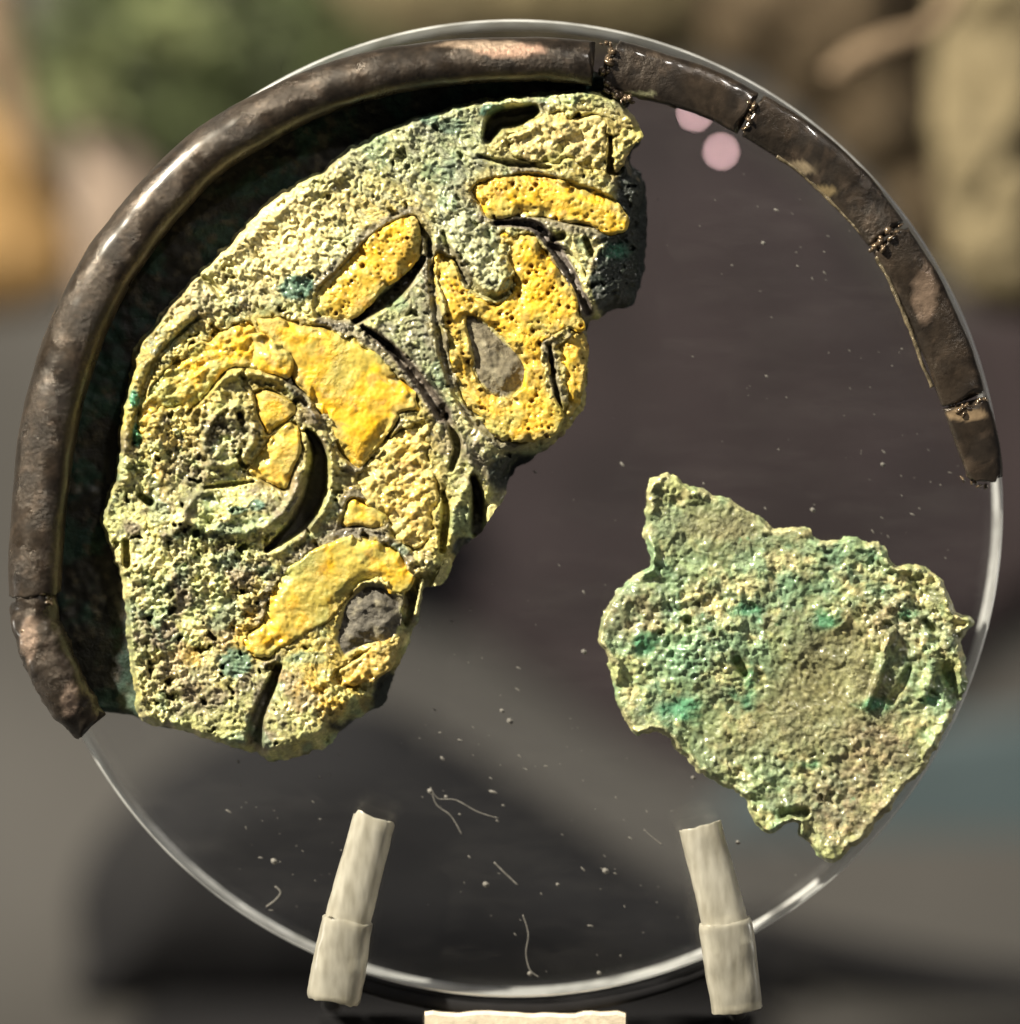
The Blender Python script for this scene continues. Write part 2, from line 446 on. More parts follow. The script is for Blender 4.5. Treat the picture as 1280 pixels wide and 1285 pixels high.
E_ = 1.0
M_OCHRE = mat_plain('ochre_stone', (0.30, 0.185, 0.075), 0.8, 0.25, 60, 0.3)
M_PINK = mat_plain('pinkish_stone', (0.20, 0.155, 0.125), 0.8, 0.25, 60, 0.3)
M_BARK = mat_plain('brown_bark', (0.06, 0.043, 0.025), 0.85, 0.5, 90, 0.6)
M_TAN = mat_plain('tan_bark', (0.165, 0.135, 0.08), 0.85, 0.4, 70, 0.6)
M_OLIVE = mat_plain('olive_bark', (0.11, 0.09, 0.05), 0.85, 0.5, 90, 0.6)
M_TWIG = mat_plain('pinkish_twig', (0.20, 0.145, 0.095), 0.8, 0.3, 30, 0.4)
M_LEAF = mat_plain('moss_green', (0.05, 0.066, 0.024), 0.7, 0.5, 60)
M_LEAF2 = mat_plain('light_moss_green', (0.12, 0.14, 0.06), 0.7, 0.5, 60)
M_SHADE = mat_plain('dark_shade', (0.026, 0.0185, 0.0215), 0.7, 0.6, 130, 0.1)
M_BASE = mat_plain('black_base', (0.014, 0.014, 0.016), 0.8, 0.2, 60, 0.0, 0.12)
M_TEAL = mat_plain('grey_teal_tint', (0.055, 0.078, 0.09), 0.6, 0.12, 200)
M_CREAM = mat_plain('cream_board', (0.62, 0.54, 0.42), 0.7, 0.25, 12, 0.2)

stone('rock', [(-120, 150), (-30, 130), (40, 185), (75, 260), (95, 330), (60, 380), (-40, 400), (-140, 390)], -1300, 90, M_OCHRE,
      'blurred ochre yellow rock beside the pointed pinkish stone', 'rock', 1)
stone('pointed_stone', [(118, 90), (150, 150), (205, 230), (280, 330), (330, 430), (250, 480), (130, 430), (95, 330), (85, 230), (95, 150)], -1250, 90, M_PINK,
      'blurred pinkish grey pointed stone rising behind the bronze rim', 'stone', 2)
stone('bark_strip', [(-60, -60), (5, -40), (30, 40), (45, 120), (70, 220), (20, 190), (-10, 110), (-60, 60)], -1200, 50, M_TWIG,
      'blurred slanting brown bark strip above the ochre rock', 'bark', 3)
stone('tree_stump', [(880, -90), (1010, -100), (1130, -90), (1190, 40), (1215, 200), (1215, 340), (1160, 330), (1100, 250), (1030, 170), (955, 105), (890, 60)], -1050, 110, M_BARK,
      'blurred dark brown stump behind the thin broken bands', 'stump', 4, 14, 90)
stone('log', [(1190, -90), (1330, -90), (1380, 60), (1370, 250), (1330, 380), (1250, 392), (1195, 350), (1180, 230), (1170, 100)], -880, 100, M_TAN,
      'blurred pale tan log with rounded foot beside the brown stump', 'log', 5, 12, 80)
stone('bark_slab', [(430, -90), (640, -100), (900, -90), (910, 40), (860, 70), (700, 60), (560, 80), (420, 110)], -1650, 80, M_OLIVE,
      'blurred olive brown bark slab behind the top of the disc', 'bark', 6, 12, 90)
o = sweep('twig', [(1040, 95, -640, 9, 9), (1075, 72, -640, 14, 14), (1120, 52, -640, 13, 13), (1165, 38, -650, 12, 12), (1200, -10, -670, 12, 12), (1215, -60, -680, 11, 11)], M_TWIG, None, 8, 5, 3, 20, 5)
tag(o, 'blurred thin pinkish twig in front of the brown stump', 'twig')

# moss clump: many small leaves
def leaf_clump(name, cx, cy, rx, ry, h, n, mat, label, seed):
    r = random.Random(seed); V = []; F = []
    for _ in range(n):
        a = r.uniform(0, 2 * math.pi); d = math.sqrt(r.random())
        x = cx + rx * d * math.cos(a) * (1 + 0.25 * math.sin(3 * a)); y = cy + ry * d * math.sin(a); hh = h + r.uniform(-70, 70)
        s = r.uniform(10, 22); t = r.uniform(0, 6.28); tl = r.uniform(-14, 14)
        i = len(V)
        for k, (du, dv) in enumerate(((-s, 0), (0, -s * 0.45), (s, 0), (0, s * 0.45))):
            V.append(P(x + du * math.cos(t) - dv * math.sin(t), y + du * math.sin(t) + dv * math.cos(t), hh + tl * (1 if k in (0, 1) else -1)))
        F.append((i, i + 1, i + 2, i + 3))
    o = link(name, mesh_from(name, V, polys=F, smooth=False), mat)
    tag(o, label, 'moss')
    return o
leaf_clump('moss_clump', 240, 60, 260, 150, -1540, 900, M_LEAF, 'blurred dark green moss clump hanging above the pointed stone', 1)
leaf_clump('moss_clump', 105, 105, 48, 55, -1180, 90, M_LEAF2, 'blurred light green moss tuft at the tip of the pointed stone', 2)
leaf_clump('moss_clump', 215, 25, 60, 40, -1300, 60, M_LEAF2, 'blurred yellowish green moss tuft over the dark green moss', 3)

# dark panel added in place of shade on the wall behind the disc
def panel(name, pts, h, depth, mat, label, cat, smooth_n=5):
    return tag(relief(name, pts, lambda x, y, f: h + depth * sstep(0, 12, f), lambda x, y, f, H: np.ones((len(x), 3)), mat, None,
                      step=12.0, bottom=h, wob=1, wsize=60, smooth_n=smooth_n), label, cat)
panel('shade_panel', [(330, 130), (480, 90), (640, 78), (800, 92), (930, 150), (1040, 240), (1120, 340), (1200, 385), (1420, 400), (1430, 600), (1400, 700),
                      (1240, 790), (1100, 960), (960, 1010), (860, 985), (750, 915), (640, 830), (500, 715), (380, 640), (300, 450), (280, 260)], -1672, 60, M_SHADE,
      'blurred dark grey panel standing in for shade on the case wall behind the clear disc', 'panel')
stone('shadow_block', [(95, 1130), (125, 1050), (205, 965), (340, 905), (475, 885), (610, 955), (760, 1055), (900, 1140), (985, 1215), (990, 1262), (560, 1264), (125, 1262), (100, 1210)], -1150, 120, M_BASE,
      'blurred black rounded shape standing in for a soft shadow behind the prongs', 'block', 8, 4, 6)  # dark shape added in place of a soft shadow
panel('teal_sheet', [(900, 1010), (1080, 930), (1260, 900), (1420, 900), (1440, 1100), (1420, 1180), (1250, 1185), (1080, 1170), (930, 1110)], -1560, 14, M_TEAL,
      'blurred pale grey teal sheet standing in for the teal tone of the back wall', 'tint_sheet')  # tinted sheet added for the teal tone of the back wall
o = sweep('shade_strip', [(930, 1165, -1150, 26, 26), (1010, 1190, -1150, 30, 30), (1100, 1212, -1150, 32, 32), (1200, 1232, -1150, 32, 32), (1300, 1246, -1150, 32, 32), (1420, 1250, -1150, 32, 32)], M_BASE, None, 10, 6, 0.5, 20, 2)
tag(o, 'blurred thick black strip standing in for a shadow line curving across the shelf', 'shade_strip')  # dark strip added where a shadow line crosses the shelf

# flat black sheet added to darken the shelf under the stand
k0 = [P(90, 1280, -60)[0], P(985, 1280, -60)[0]]
yf, yb = -0.035, 0.088
V = []
for z in (SHELF_Z + 0.0006, SHELF_Z + 0.0022):
    V += [(k0[0], yf, z), (k0[1], yf, z), (k0[1] + 0.004, yb, z), (k0[0] - 0.002, yb, z)]
F = [(4, 5, 6, 7), (0, 3, 2, 1), (0, 1, 5, 4), (1, 2, 6, 5), (2, 3, 7, 6), (3, 0, 4, 7)]
tag(link('mat', mesh_from('mat', V, polys=F, smooth=False), M_BASE), 'blurred flat black sheet added to darken the shelf under the display stand', 'mat')  # added sheet that darkens the shelf
# ------------------------------------------------------------------ clear disc and its stand
DCX, DCY, DR, DT = 645.0, 638.0, 614.0, 62.0
def disc_mesh():
    n = 256; V = []; F = []; mi = []
    # rings: front centre disc, front bevel, back bevel (true cylinder: world radius constant)
    rings = [(DR - 3, 0.0), (DR, -3.0), (DR, -DT + 3), (DR - 3, -DT)]
    for r, h in rings:
        for k in range(n):
            a = 2 * math.pi * k / n
            x, y, z = P(DCX + r * math.cos(a), DCY + r * math.sin(a), 0.0)
            V.append((x, -h * S, z))
    for i in range(3):
        for k in range(n):
            F.append((i * n + k, i * n + (k + 1) % n, (i + 1) * n + (k + 1) % n, (i + 1) * n + k)); mi.append(1)
    F.append(tuple(range(n - 1, -1, -1))); mi.append(0)
    F.append(tuple(3 * n + k for k in range(n))); mi.append(0)
    me = mesh_from('acrylic_disc', V, polys=F, smooth=False, mat_index=mi)
    return me
me = disc_mesh()
disc = link('acrylic_disc', me, [M_CLEAR, M_EDGE])
for p in me.polygons: p.use_smooth = len(p.vertices) == 4
tag(disc, 'large round clear acrylic disc with dust and pale sawn edge', 'disc')

# scratches and fibres lying on the disc
def fibre(pts, wd):
    path = [(x, y, 1.0, wd, wd * 0.7) for x, y in pts]
    return sweep('scratch', path, M_DUST, disc, 5, 5, 0.2, 8, 3)
fibre([(540, 988), (550, 1002), (572, 1004), (600, 1019), (626, 1027)], 0.7)
fibre([(541, 990), (548, 1010), (566, 1024), (580, 1048)], 0.8)
fibre([(620, 1082), (634, 1096), (650, 1111)], 1.1)
fibre([(656, 1148), (663, 1172), (660, 1196), (665, 1217), (676, 1226)], 0.8)
fibre([(808, 1041), (818, 1050), (831, 1060)], 0.7)
fibre([(345, 1112), (352, 1120), (345, 1130), (334, 1138)], 1.3)
# dust specks
def flecks(n, seed):
    r = random.Random(seed); V = []; F = []
    def add(x, y, a, b, t):
        i = len(V)
        for k in range(6):
            q = k * math.pi / 3; u = a * math.cos(q); v = b * math.sin(q)
            V.append(P(x + u * math.cos(t) - v * math.sin(t), y + u * math.sin(t) + v * math.cos(t), 0.4))
        V.append(P(x, y, 0.4 + b * 0.8)); 
        for k in range(6): F.append((i + k, i + 6, i + (k + 1) % 6))
    k = 0
    while k < n:
        if r.random() < 0.5:   # denser drifts
            cx, cy, sp = r.choice([(1000, 330, 90), (1080, 560, 90), (640, 1060, 130), (640, 920, 70), (330, 1090, 60), (1150, 640, 50), (780, 1120, 80)])
            x = r.gauss(cx, sp); y = r.gauss(cy, sp)
        else:
            a = r.uniform(0, 6.28); d = 590 * math.sqrt(r.random()); x = DCX + d * math.cos(a); y = DCY + d * math.sin(a)
        if math.hypot(x - DCX, y - DCY) > 595: continue
        s = min(0.5 + r.expovariate(2.0), 2.6)
        add(x, y, s * r.uniform(1.0, 2.6), s * r.uniform(0.5, 0.8), math.radians(r.gauss(38, 18))); k += 1
    for x, y, s in [(733, 818, 4.2), (344, 1081, 5), (665, 1222, 4), (752, 1221, 3.5), (926, 1057, 3.5), (870, 976, 3.5), (640, 905, 5), (630, 892, 3.5), (905, 930, 3), (610, 1110, 5), (760, 1093, 5),
                    (1108, 583, 3.5), (1020, 640, 4), (958, 305, 3), (540, 993, 4.5), (560, 1000, 3), (700, 1110, 3)]:
        add(x, y, s, s * 0.75, 0.6)
    return V, F
V, F = flecks(330, 5)
dust = link('dust', mesh_from('dust', V, polys=F, smooth=False), M_DUST)
tag(dust, 'pale dust specks scattered over the clear disc', 'dust', kind='stuff')

# stand: base block, black strip under the disc, two sleeved prongs
stand = empty('display_stand', P(650, 1300, -90))
tag(stand, 'display stand with two milky plastic sleeved prongs holding the disc', 'stand')
def block(name, x0, x1, y0, y1, h0, h1, mat, parent, bev=5, nsub=24, wob=3.0, seed=0):
    V = []; F = []
    for j, (h, b) in enumerate(((h1, bev), (h1 - bev, 0), (h0, 0))):
        for i in range(nsub + 1):
            x = x0 + (x1 - x0) * i / nsub
            dy = (float(vnoise(np.array([x]), np.array([1.0 * j]), 18, seed)[0]) - 0.5) * 2 * wob
            V.append(P(x, y0 + b + dy, h)); 
        for i in range(nsub + 1):
            x = x0 + (x1 - x0) * i / nsub
            V.append(P(x, y1, h))
    n = nsub + 1
    for i in range(nsub):
        F.append((n + i, n + i + 1, i + 1, i))
        F.append((i, i + 1, 2 * n + i + 1, 2 * n + i)); F.append((2 * n + i, 2 * n + i + 1, 4 * n + i + 1, 4 * n + i))
        F.append((4 * n + i, 4 * n + i + 1, 5 * n + i + 1, 5 * n + i)); F.append((5 * n + i, 5 * n + i + 1, n + i + 1, n + i))
    for e in (0, n - 1):
        f = (e, 2 * n + e, 4 * n + e, 5 * n + e, n + e); F.append(f if e == 0 else f[::-1])
    return link(name, mesh_from(name, V, polys=F, smooth=False), mat, parent)
block('base_block', 533, 785, 1271, 1432, -70, 18, M_CREAM, stand)
block('back_plate', 400, 945, 1274, 1432, -150, -100, M_BASE, stand, 3, 12, 0.3, 3)
# a black curved strip following the lower rim
pth = []
for k in range(13):
    a = math.radians(112 - k * 4.2)
    pth.append((DCX + (DR + 13) * math.cos(a), DCY + (DR + 13) * math.sin(a), -36, 11, 28))
sweep('black_strip', pth, M_BASE, stand, 14, 3, 1.0, 20, 2, squarish=0.5)

def prong(low, bend, top, seed):
    lx, ly = low; bx, by = bend; tx, ty = top
    rod = sweep('prong', [(lx, ly + 4, -112, 12, 12), (lx, ly, -60, 12, 12), (lx, ly - 8, 14, 12, 12), (bx, by, 44, 12, 12), (tx, ty + 14, 34, 12, 12)], M_STEEL, stand, 12, 6, 0.3, 10, seed)
    # two lengths of plastic tube pushed over the rod
    def mix(p, q, t): return tuple(p[i] * (1 - t) + q[i] * t for i in range(3))
    A = (lx, ly, 30); B = (bx, by, 44); Ct = (tx, ty, 36)
    lower = [(*mix(A, B, t), 33 + 1.5 * math.sin(3 * t + seed), 27) for t in (0, 0.08, 0.35, 0.65, 0.94, 1.02)]
    lower[0] = (*lower[0][:3], 32, 25); lower[-1] = (*lower[-1][:3], 32, 25)
    upper = [(*mix(B, Ct, t), 29 - 2 * t, 24) for t in (-0.03, 0.1, 0.4, 0.7, 0.96, 1.0)]
    upper[-1] = (*upper[-1][:3], 27, 23)
    sweep('sleeve', lower, M_SLEEVE, rod, 28, 6, 1.6, 22, seed, hollow=(0.72, 9), squarish=0.72, rough_end=4)
    sweep('sleeve', upper, M_SLEEVE, rod, 28, 6, 1.4, 22, seed + 1, hollow=(0.78, 14), squarish=0.78, rough_end=6)
prong((418, 1256), (436, 1156), (470, 1026), 1)
prong((925, 1268), (910, 1158), (878, 1036), 5)
# ------------------------------------------------------------------ main fragment
z2 = lambda *p: Z(450, 80, 3.2, *p)
z3 = lambda *p: Z(100, 380, 3.2, *p)
z4 = lambda *p: Z(380, 380, 3.2, *p)
z5 = lambda *p: Z(100, 600, 2.7826, *p)
z6 = lambda *p: Z(730, 580, 2.4615, *p)

OUT = [(700, 114), (741, 113), (781, 127), (803, 167), (790, 200), (806, 217), (812, 255), (808, 324), (796, 378), (762, 392), (738, 411),
       (737, 440), (737, 500), (722, 526), (694, 556), (662, 580), (640, 598), (632, 625), (606, 664), (578, 690), (556, 730), (532, 738),
       (526, 772), (507, 820), (492, 850), (484, 880), (458, 897), (440, 905), (410, 935), (370, 950), (337, 953), (324, 944), (308, 941), (240, 920), (195, 910),
       (175, 895), (166, 850), (160, 800), (150, 720), (135, 680), (128, 640), (145, 590), (150, 530), (162, 470), (175, 430), (205, 390), (245, 346), (264, 326),
       (290, 300), (310, 280), (340, 250), (385, 221), (410, 210), (420, 198), (450, 180), (500, 155), (560, 135), (620, 122)]

Y1 = z2((450, 510), (500, 470), (580, 455), (680, 440), (780, 455), (900, 490), (1000, 530), (1060, 580), (1085, 630), (1070, 672), (1000, 685), (950, 660), (850, 640), (740, 618), (620, 613), (530, 622), (485, 565))
Y2 = [(522, 272), (529, 300), (524, 328), (483, 364), (446, 398), (410, 402), (393, 388), (400, 362), (425, 338), (464, 298), (500, 276)]
Y3 = [(320, 402), (350, 399), (381, 405), (419, 413), (453, 428), (478, 447), (499, 470), (521, 495), (531, 514), (506, 519), (495, 535), (473, 559), (456, 583), (447, 586),
      (428, 571), (421, 549), (408, 526), (388, 502), (374, 484), (366, 472), (352, 440), (330, 418)]
Y3L = [(172, 540), (176, 512), (186, 492), (203, 469), (225, 446), (253, 427), (284, 411), (318, 403), (330, 418), (350, 440), (364, 471), (345, 471), (319, 463), (295, 461), (281, 468), (256, 495), (238, 515), (214, 512), (196, 520), (186, 545)]
Y3F = z3((690, 130), (730, 120), (780, 140), (830, 180), (856, 225), (862, 280), (825, 302), (765, 285), (710, 262), (690, 210))
Y4A = z3((700, 360), (760, 350), (840, 390), (872, 420), (846, 465), (762, 526), (742, 500), (715, 430))
Y4B = z3((772, 538), (852, 478), (884, 520), (886, 600), (862, 670), (830, 748), (785, 738), (720, 706), (675, 682), (700, 632))
Y5 = z5((655, 440), (690, 370), (740, 310), (800, 258), (880, 220), (960, 205), (1040, 220), (1110, 260), (1150, 310), (1175, 372), (1120, 415), (1060, 378), (1000, 370), (930, 432), (885, 485), (800, 545), (740, 575), (660, 635), (570, 605), (555, 565), (640, 505))
Y5B = z5((1000, 600), (1040, 575), (1110, 555), (1116, 610), (1070, 680), (1000, 720), (930, 730), (880, 700), (930, 640))
Y6 = z2((570, 690), (600, 673), (690, 668), (730, 718), (800, 820), (860, 905), (890, 990), (905, 1065)) + z4((1070, 108), (1010, 130), (960, 158), (985, 230), (995, 320), (1025, 400), (1050, 462), (1000, 522), (940, 556), (850, 560), (780, 540), (720, 482), (650, 400), (610, 300), (590, 220), (580, 150), (556, 60)) + \
     z2((308, 930), (295, 820), (310, 762), (350, 765), (408, 830), (430, 900), (472, 940), (560, 965), (622, 905), (612, 830), (590, 770))
Y6B = z4((1030, 140), (1100, 100), (1122, 130), (1138, 180), (1138, 300), (1122, 395), (1072, 448), (1050, 380), (1030, 250), (1012, 190))
Y7 = z4((395, 505), (440, 480), (495, 465), (512, 540), (522, 640), (552, 760), (552, 840), (522, 935), (462, 998), (400, 960), (330, 905), (240, 785), (202, 722), (250, 664), (310, 580))
Y8 = z4((190, 790), (260, 800), (342, 868), (300, 905), (220, 895), (145, 905), (165, 850))
Y9 = z2((540, 330), (600, 275), (690, 240), (770, 205), (820, 190), (850, 225), (930, 200), (985, 230), (1005, 330), (985, 430), (900, 420), (800, 400), (700, 395), (600, 370))
Y9B = z2((1020, 290), (1060, 255), (1120, 265), (1135, 300), (1095, 360), (1062, 430), (1020, 440), (1012, 360))
IN6 = z4((655, 62), (720, 78), (782, 138), (852, 200), (888, 270), (872, 335), (812, 374), (750, 352), (702, 292), (688, 200))
IN5 = z5((915, 500), (940, 432), (1000, 380), (1060, 388), (1112, 430), (1122, 500), (1085, 562), (1000, 574), (925, 615), (903, 560))
TONGUE = z2((330, 690), (420, 590), (520, 690), (592, 770), (612, 850), (570, 935), (490, 925), (430, 865), (380, 780))

YELLOW = dict(Y1=Y1, Y2=Y2, Y3=Y3, Y3L=Y3L, Y4A=Y4A, Y4B=Y4B, Y5=Y5, Y5B=Y5B, Y6=Y6, Y6B=Y6B, Y7=Y7, Y8=Y8, Y9=Y9, Y9B=Y9B)
SM = {k: catmull(v, 4, True) for k, v in YELLOW.items()}
SM_OUT = catmull(OUT, 4, True)

# grooves: (points with half-width, depth)
GRV = [
    ([(446, 402, 5), (470, 385, 9), (500, 362, 10), (530, 325, 5)], 34),
    ([(385, 540, 3), (397, 558, 9), (401, 583, 13), (394, 622, 16), (374, 657, 11), (335, 690, 4)], 52),
    ([(455, 410, 3), (485, 432, 5), (512, 460, 6), (535, 490, 7), (556, 520, 9)], 26),
    ([(560, 522, 4), (570, 545, 6), (574, 562, 6), (566, 588, 4)], 26),
    ([(594, 600, 4), (600, 625, 8), (598, 665, 10)], 38),
    ([(556, 618, 3), (560, 645, 6), (554, 690, 5)], 24),
    ([(350, 836, 4), (338, 865, 7), (322, 905, 9), (318, 950, 12)], 40),
    ([(612, 174, 7), (624, 152, 14), (648, 146, 15), (668, 138, 8)], 46),
    ([(622, 280, 3), (668, 282, 6), (694, 308, 7), (720, 352, 7), (738, 390, 6)], 18),
    ([(236, 519, 3), (258, 492, 5), (281, 468, 3)], 22),
    ([(500, 525, 2), (478, 560, 4), (458, 586, 3)], 16),
    ([(258, 612, 3), (286, 608, 4), (318, 604, 2)], 14),
    ([(176, 622, 4), (188, 630, 6)], 26),
    ([(158, 680, 4), (159, 708, 6)], 26),
    ([(725, 145, 4), (722, 152, 5)], 24), ([(667, 146, 4), (674, 140, 4)], 20),
    ([(766, 172, 3), (765, 215, 4)], 22),
    ([(540, 300, 5), (546, 390, 5), (562, 465, 6), (590, 520, 7), (628, 552, 5)], 9),
    ([(555, 292, 3), (575, 335, 6), (600, 365, 6), (635, 372, 5), (645, 350, 4)], 9),
    ([(520, 282, 3), (534, 296, 5), (538, 320, 4)], 14),
    ([(250, 398, 3), (215, 430, 3), (190, 465, 4), (172, 520, 4), (166, 560, 3)], 10),
    ([(690, 308, 4), (712, 318, 5), (732, 345, 5)], 12), ([(697, 298, 6), (705, 296, 6)], 24), ([(735, 300, 4), (742, 318, 5)], 22),
    ([(600, 196, 3), (640, 205, 4), (690, 210, 3)], 10), ([(240, 342, 2), (262, 352, 4), (280, 374, 5)], 16),
    ([(300, 520, 4), (304, 530, 5)], 16), ([(262, 555, 3), (270, 530, 3), (284, 516, 3)], 10), ([(360, 640, 2), (384, 600, 3), (388, 552, 2)], 8),
    ([(365, 508, 2), (376, 500, 4), (384, 508, 4)], 14),
    ([(500, 733, 3), (516, 745, 7), (508, 780, 7)], 26), ([(690, 436, 3), (694, 470, 4), (703, 512, 3)], 20),
]
GRV = [([tuple(q) for q in catmull(p, 5, False)] if len(p) > 2 else p, d) for p, d in GRV]
GREEN_SPOTS = [(372, 360, 30, 24, 0.9), (296, 832, 26, 26, 0.8), (168, 500, 9, 16, 1.0), (172, 545, 7, 20, 1.0), (618, 138, 22, 10, 0.8), (566, 158, 26, 14, 0.5), (538, 148, 20, 12, 0.6), (775, 315, 14, 10, 1.0),
               (296, 640, 16, 8, 0.8), (322, 634, 12, 10, 0.8), (416, 636, 12, 22, 0.35), (430, 930, 30, 14, 0.4), (160, 880, 12, 20, 0.6), (350, 766, 18, 10, 0.5), (502, 560, 12, 20, 0.3), (500, 690, 16, 10, 0.4), (640, 590, 30, 16, 0.5), (390, 825, 30, 10, 0.5)]

RIDGES = [([(238, 524), (247, 505), (262, 488), (285, 473), (320, 469), (352, 478), (378, 500), (398, 530)], 5.5, 12),
          ([(226, 662), (234, 640), (246, 622), (262, 616)], 5, 8), ([(232, 652), (262, 664), (300, 668), (340, 656), (366, 628), (374, 596)], 6, 11),
          ([(405, 545), (414, 575), (415, 606), (405, 640), (380, 672), (345, 694)], 6, 10),
          ([(255, 380), (215, 415), (186, 452), (166, 500), (158, 560), (156, 600)], 9, 9),
          ([(270, 335), (320, 290), (380, 245), (430, 215)], 10, 5),
          ([(255, 560), (262, 535), (280, 515), (305, 512), (318, 530), (314, 560), (295, 580), (268, 582), (255, 560)], 5, 9),
          ([(195, 560), (205, 600), (230, 625)], 8, 7), ([(562, 530), (584, 560), (590, 600), (572, 640), (568, 690)], 6, 8),
          ([(455, 405), (490, 425), (525, 462), (552, 505)], 5, 7), ([(545, 300), (556, 380), (568, 450), (592, 505)], 4, 6)]
RIDGES = [([(p[0], p[1], 1.0) for p in catmull(a, 5, False)], b, c) for a, b, c in RIDGES]

def blob(x, y, cx, cy, rx, ry):
    return np.exp(-(((x - cx) / rx) ** 2 + ((y - cy) / ry) ** 2))

BASE_H = 48.0
def body_h(x, y, f):
    rough = 1.0 + 0.8 * blob(x, y, 250, 760, 140, 170) + 0.4 * blob(x, y, 260, 560, 110, 100) - 0.7 * blob(x, y, 335, 300, 95, 65) - 0.3 * blob(x, y, 560, 240, 90, 90)
    wxy = 8 * (fbm(x, y, 30, 2, 3) - 0.5)
    g, gid = worley(x + wxy, y - wxy, 9, 2)
    g2, _ = worley(x + wxy, y, 5.0, 8)
    big = fbm(x, y, 70, 3, 1) - 0.5
    mid = fbm(x, y, 26, 4, 5) - 0.5
    fine = fbm(x, y, 11, 4, 6, 0.75) - 0.5
    rid = 1 - np.abs(2 * fbm(x, y, 16, 3, 7, 0.6) - 1) * 2.2
    st = streak(x, y, 60, 9, 0.75, 12) - 0.5
    top = np.clip(blob(x, y, 560, 220, 150, 110) + blob(x, y, 300, 320, 110, 70), 0, 1)
    tf = (fbm(x, y, 34, 4, 14) * 7.0); fr_ = tf - np.floor(tf)
    flake = np.floor(tf) + sstep(0.82, 1.0, fr_) - tf                      # small scarps where layers have flaked
    r6 = rough * 0.72 * (0.45 + 1.1 * sstep(0.40, 0.60, fbm(x, y, 75, 3, 48)))
    h = BASE_H + 12 * big + 11 * mid * r6 + 11 * fine * r6 + 2.5 * rid * r6 + 2.6 * (0.55 - g) * r6 + 1.8 * (0.55 - g2) * r6 + 2 * (gid - 0.5) * r6 + 15 * st * top + 3.5 * flake
    pit = sstep(0.74, 0.80, fbm(x, y, 17, 3, 44)) * rough
    h -= 11 * pit
    for pts, wd, up in RIDGES:
        m = (x > min(p[0] for p in pts) - 20) & (x < max(p[0] for p in pts) + 20) & (y > min(p[1] for p in pts) - 20) & (y < max(p[1] for p in pts) + 20)
        if m.any():
            dd, _ = line_field(x[m], y[m], pts); h[m] += up * (0.6 + 0.8 * fbm(x[m], y[m], 18, 3, 19)) * np.exp(-(dd / wd) ** 2)
    # low relief: spiral boss, its lower lobe, the tongue, the outer border
    h += 9 * blob(x, y, 288, 545, 48, 44) + 10 * blob(x, y, 300, 640, 70, 22) - 7 * blob(x, y, 240, 580, 40, 40)
    t = sdf_poly(x, y, TONGUE); h += 8 * sstep(-3, 8, t)
    h += 7 * blob(x, y, 380, 895, 45, 60) + 6 * blob(x, y, 700, 180, 90, 28)
    # bed and thin gap for each inlay
    for k, pl in SM.items():
        m = (np.abs(x - pl[:, 0].mean()) < np.ptp(pl[:, 0]) / 2 + 25) & (np.abs(y - pl[:, 1].mean()) < np.ptp(pl[:, 1]) / 2 + 25)
        if not m.any(): continue
        s = sdf_poly(x[m], y[m], pl) - (0 if k in ('Y2', 'Y4A', 'Y4B', 'Y8', 'Y1') else 13) * np.clip(fbm(x[m], y[m], 24, 4, 77) - 0.42, 0, 1) * 2.6
        hh = h[m]
        hh = hh * (1 - sstep(-3, 2, s)) + sstep(-3, 2, s) * (np.minimum(hh, BASE_H) - 9)
        h[m] = hh
    for pl in (IN6, IN5):
        s = sdf_poly(x, y, np.array(pl)); h = np.where(s > -6, np.minimum(h, BASE_H - 2 - 9 * sstep(-6, 6, s)), h)
    wn = 2.2 * (fbm(x, y, 12, 3, 61) - 0.5)
    for pts, dep in GRV:
        px = np.array([p[0] for p in pts]); py = np.array([p[1] for p in pts])
        m = (x > px.min() - 30) & (x < px.max() + 30) & (y > py.min() - 30) & (y < py.max() + 30)
        if not m.any(): continue
        d, wd = line_field(x[m], y[m], pts)
        h[m] -= dep * (1 - sstep(0.35, 1.25, (d + wn[m]) / wd))
    # edges: crumbly, falling away; the broken sides slope back to the disc
    brk = sstep(-40, 40, (x - 470) * 0.80 + (y - 640) * 0.52 - 40)     # the broken side
    ew = 7 + 16 * brk
    h = h * (0.25 + 0.75 * sstep(0, 1, f / ew))
    led = blob(x, y, 790, 300, 26, 95) + blob(x, y, 655, 585, 30, 26) + blob(x, y, 480, 870, 26, 36)
    h = h - 26 * np.clip(led, 0, 1) * sstep(-6, 8, -sdf_poly(x, y, SM['Y1']))
    # thin upright sherds on the right-hand break
    for (ax, ay, bx, by, wd, hh) in ((716, 300, 736, 362, 5, 44), (748, 318, 744, 345, 5, 40), (560, 705, 545, 735, 5, 42), (618, 640, 622, 668, 12, 40), (530, 728, 522, 770, 3.5, 46)):
        d, _ = line_field(x, y, [(ax, ay, wd), (bx, by, wd)])
        h = np.maximum(h, (hh + 8 * mid) * (1 - sstep(0.5, 1.3, d / wd)))
    return np.clip(h, 3, 90)

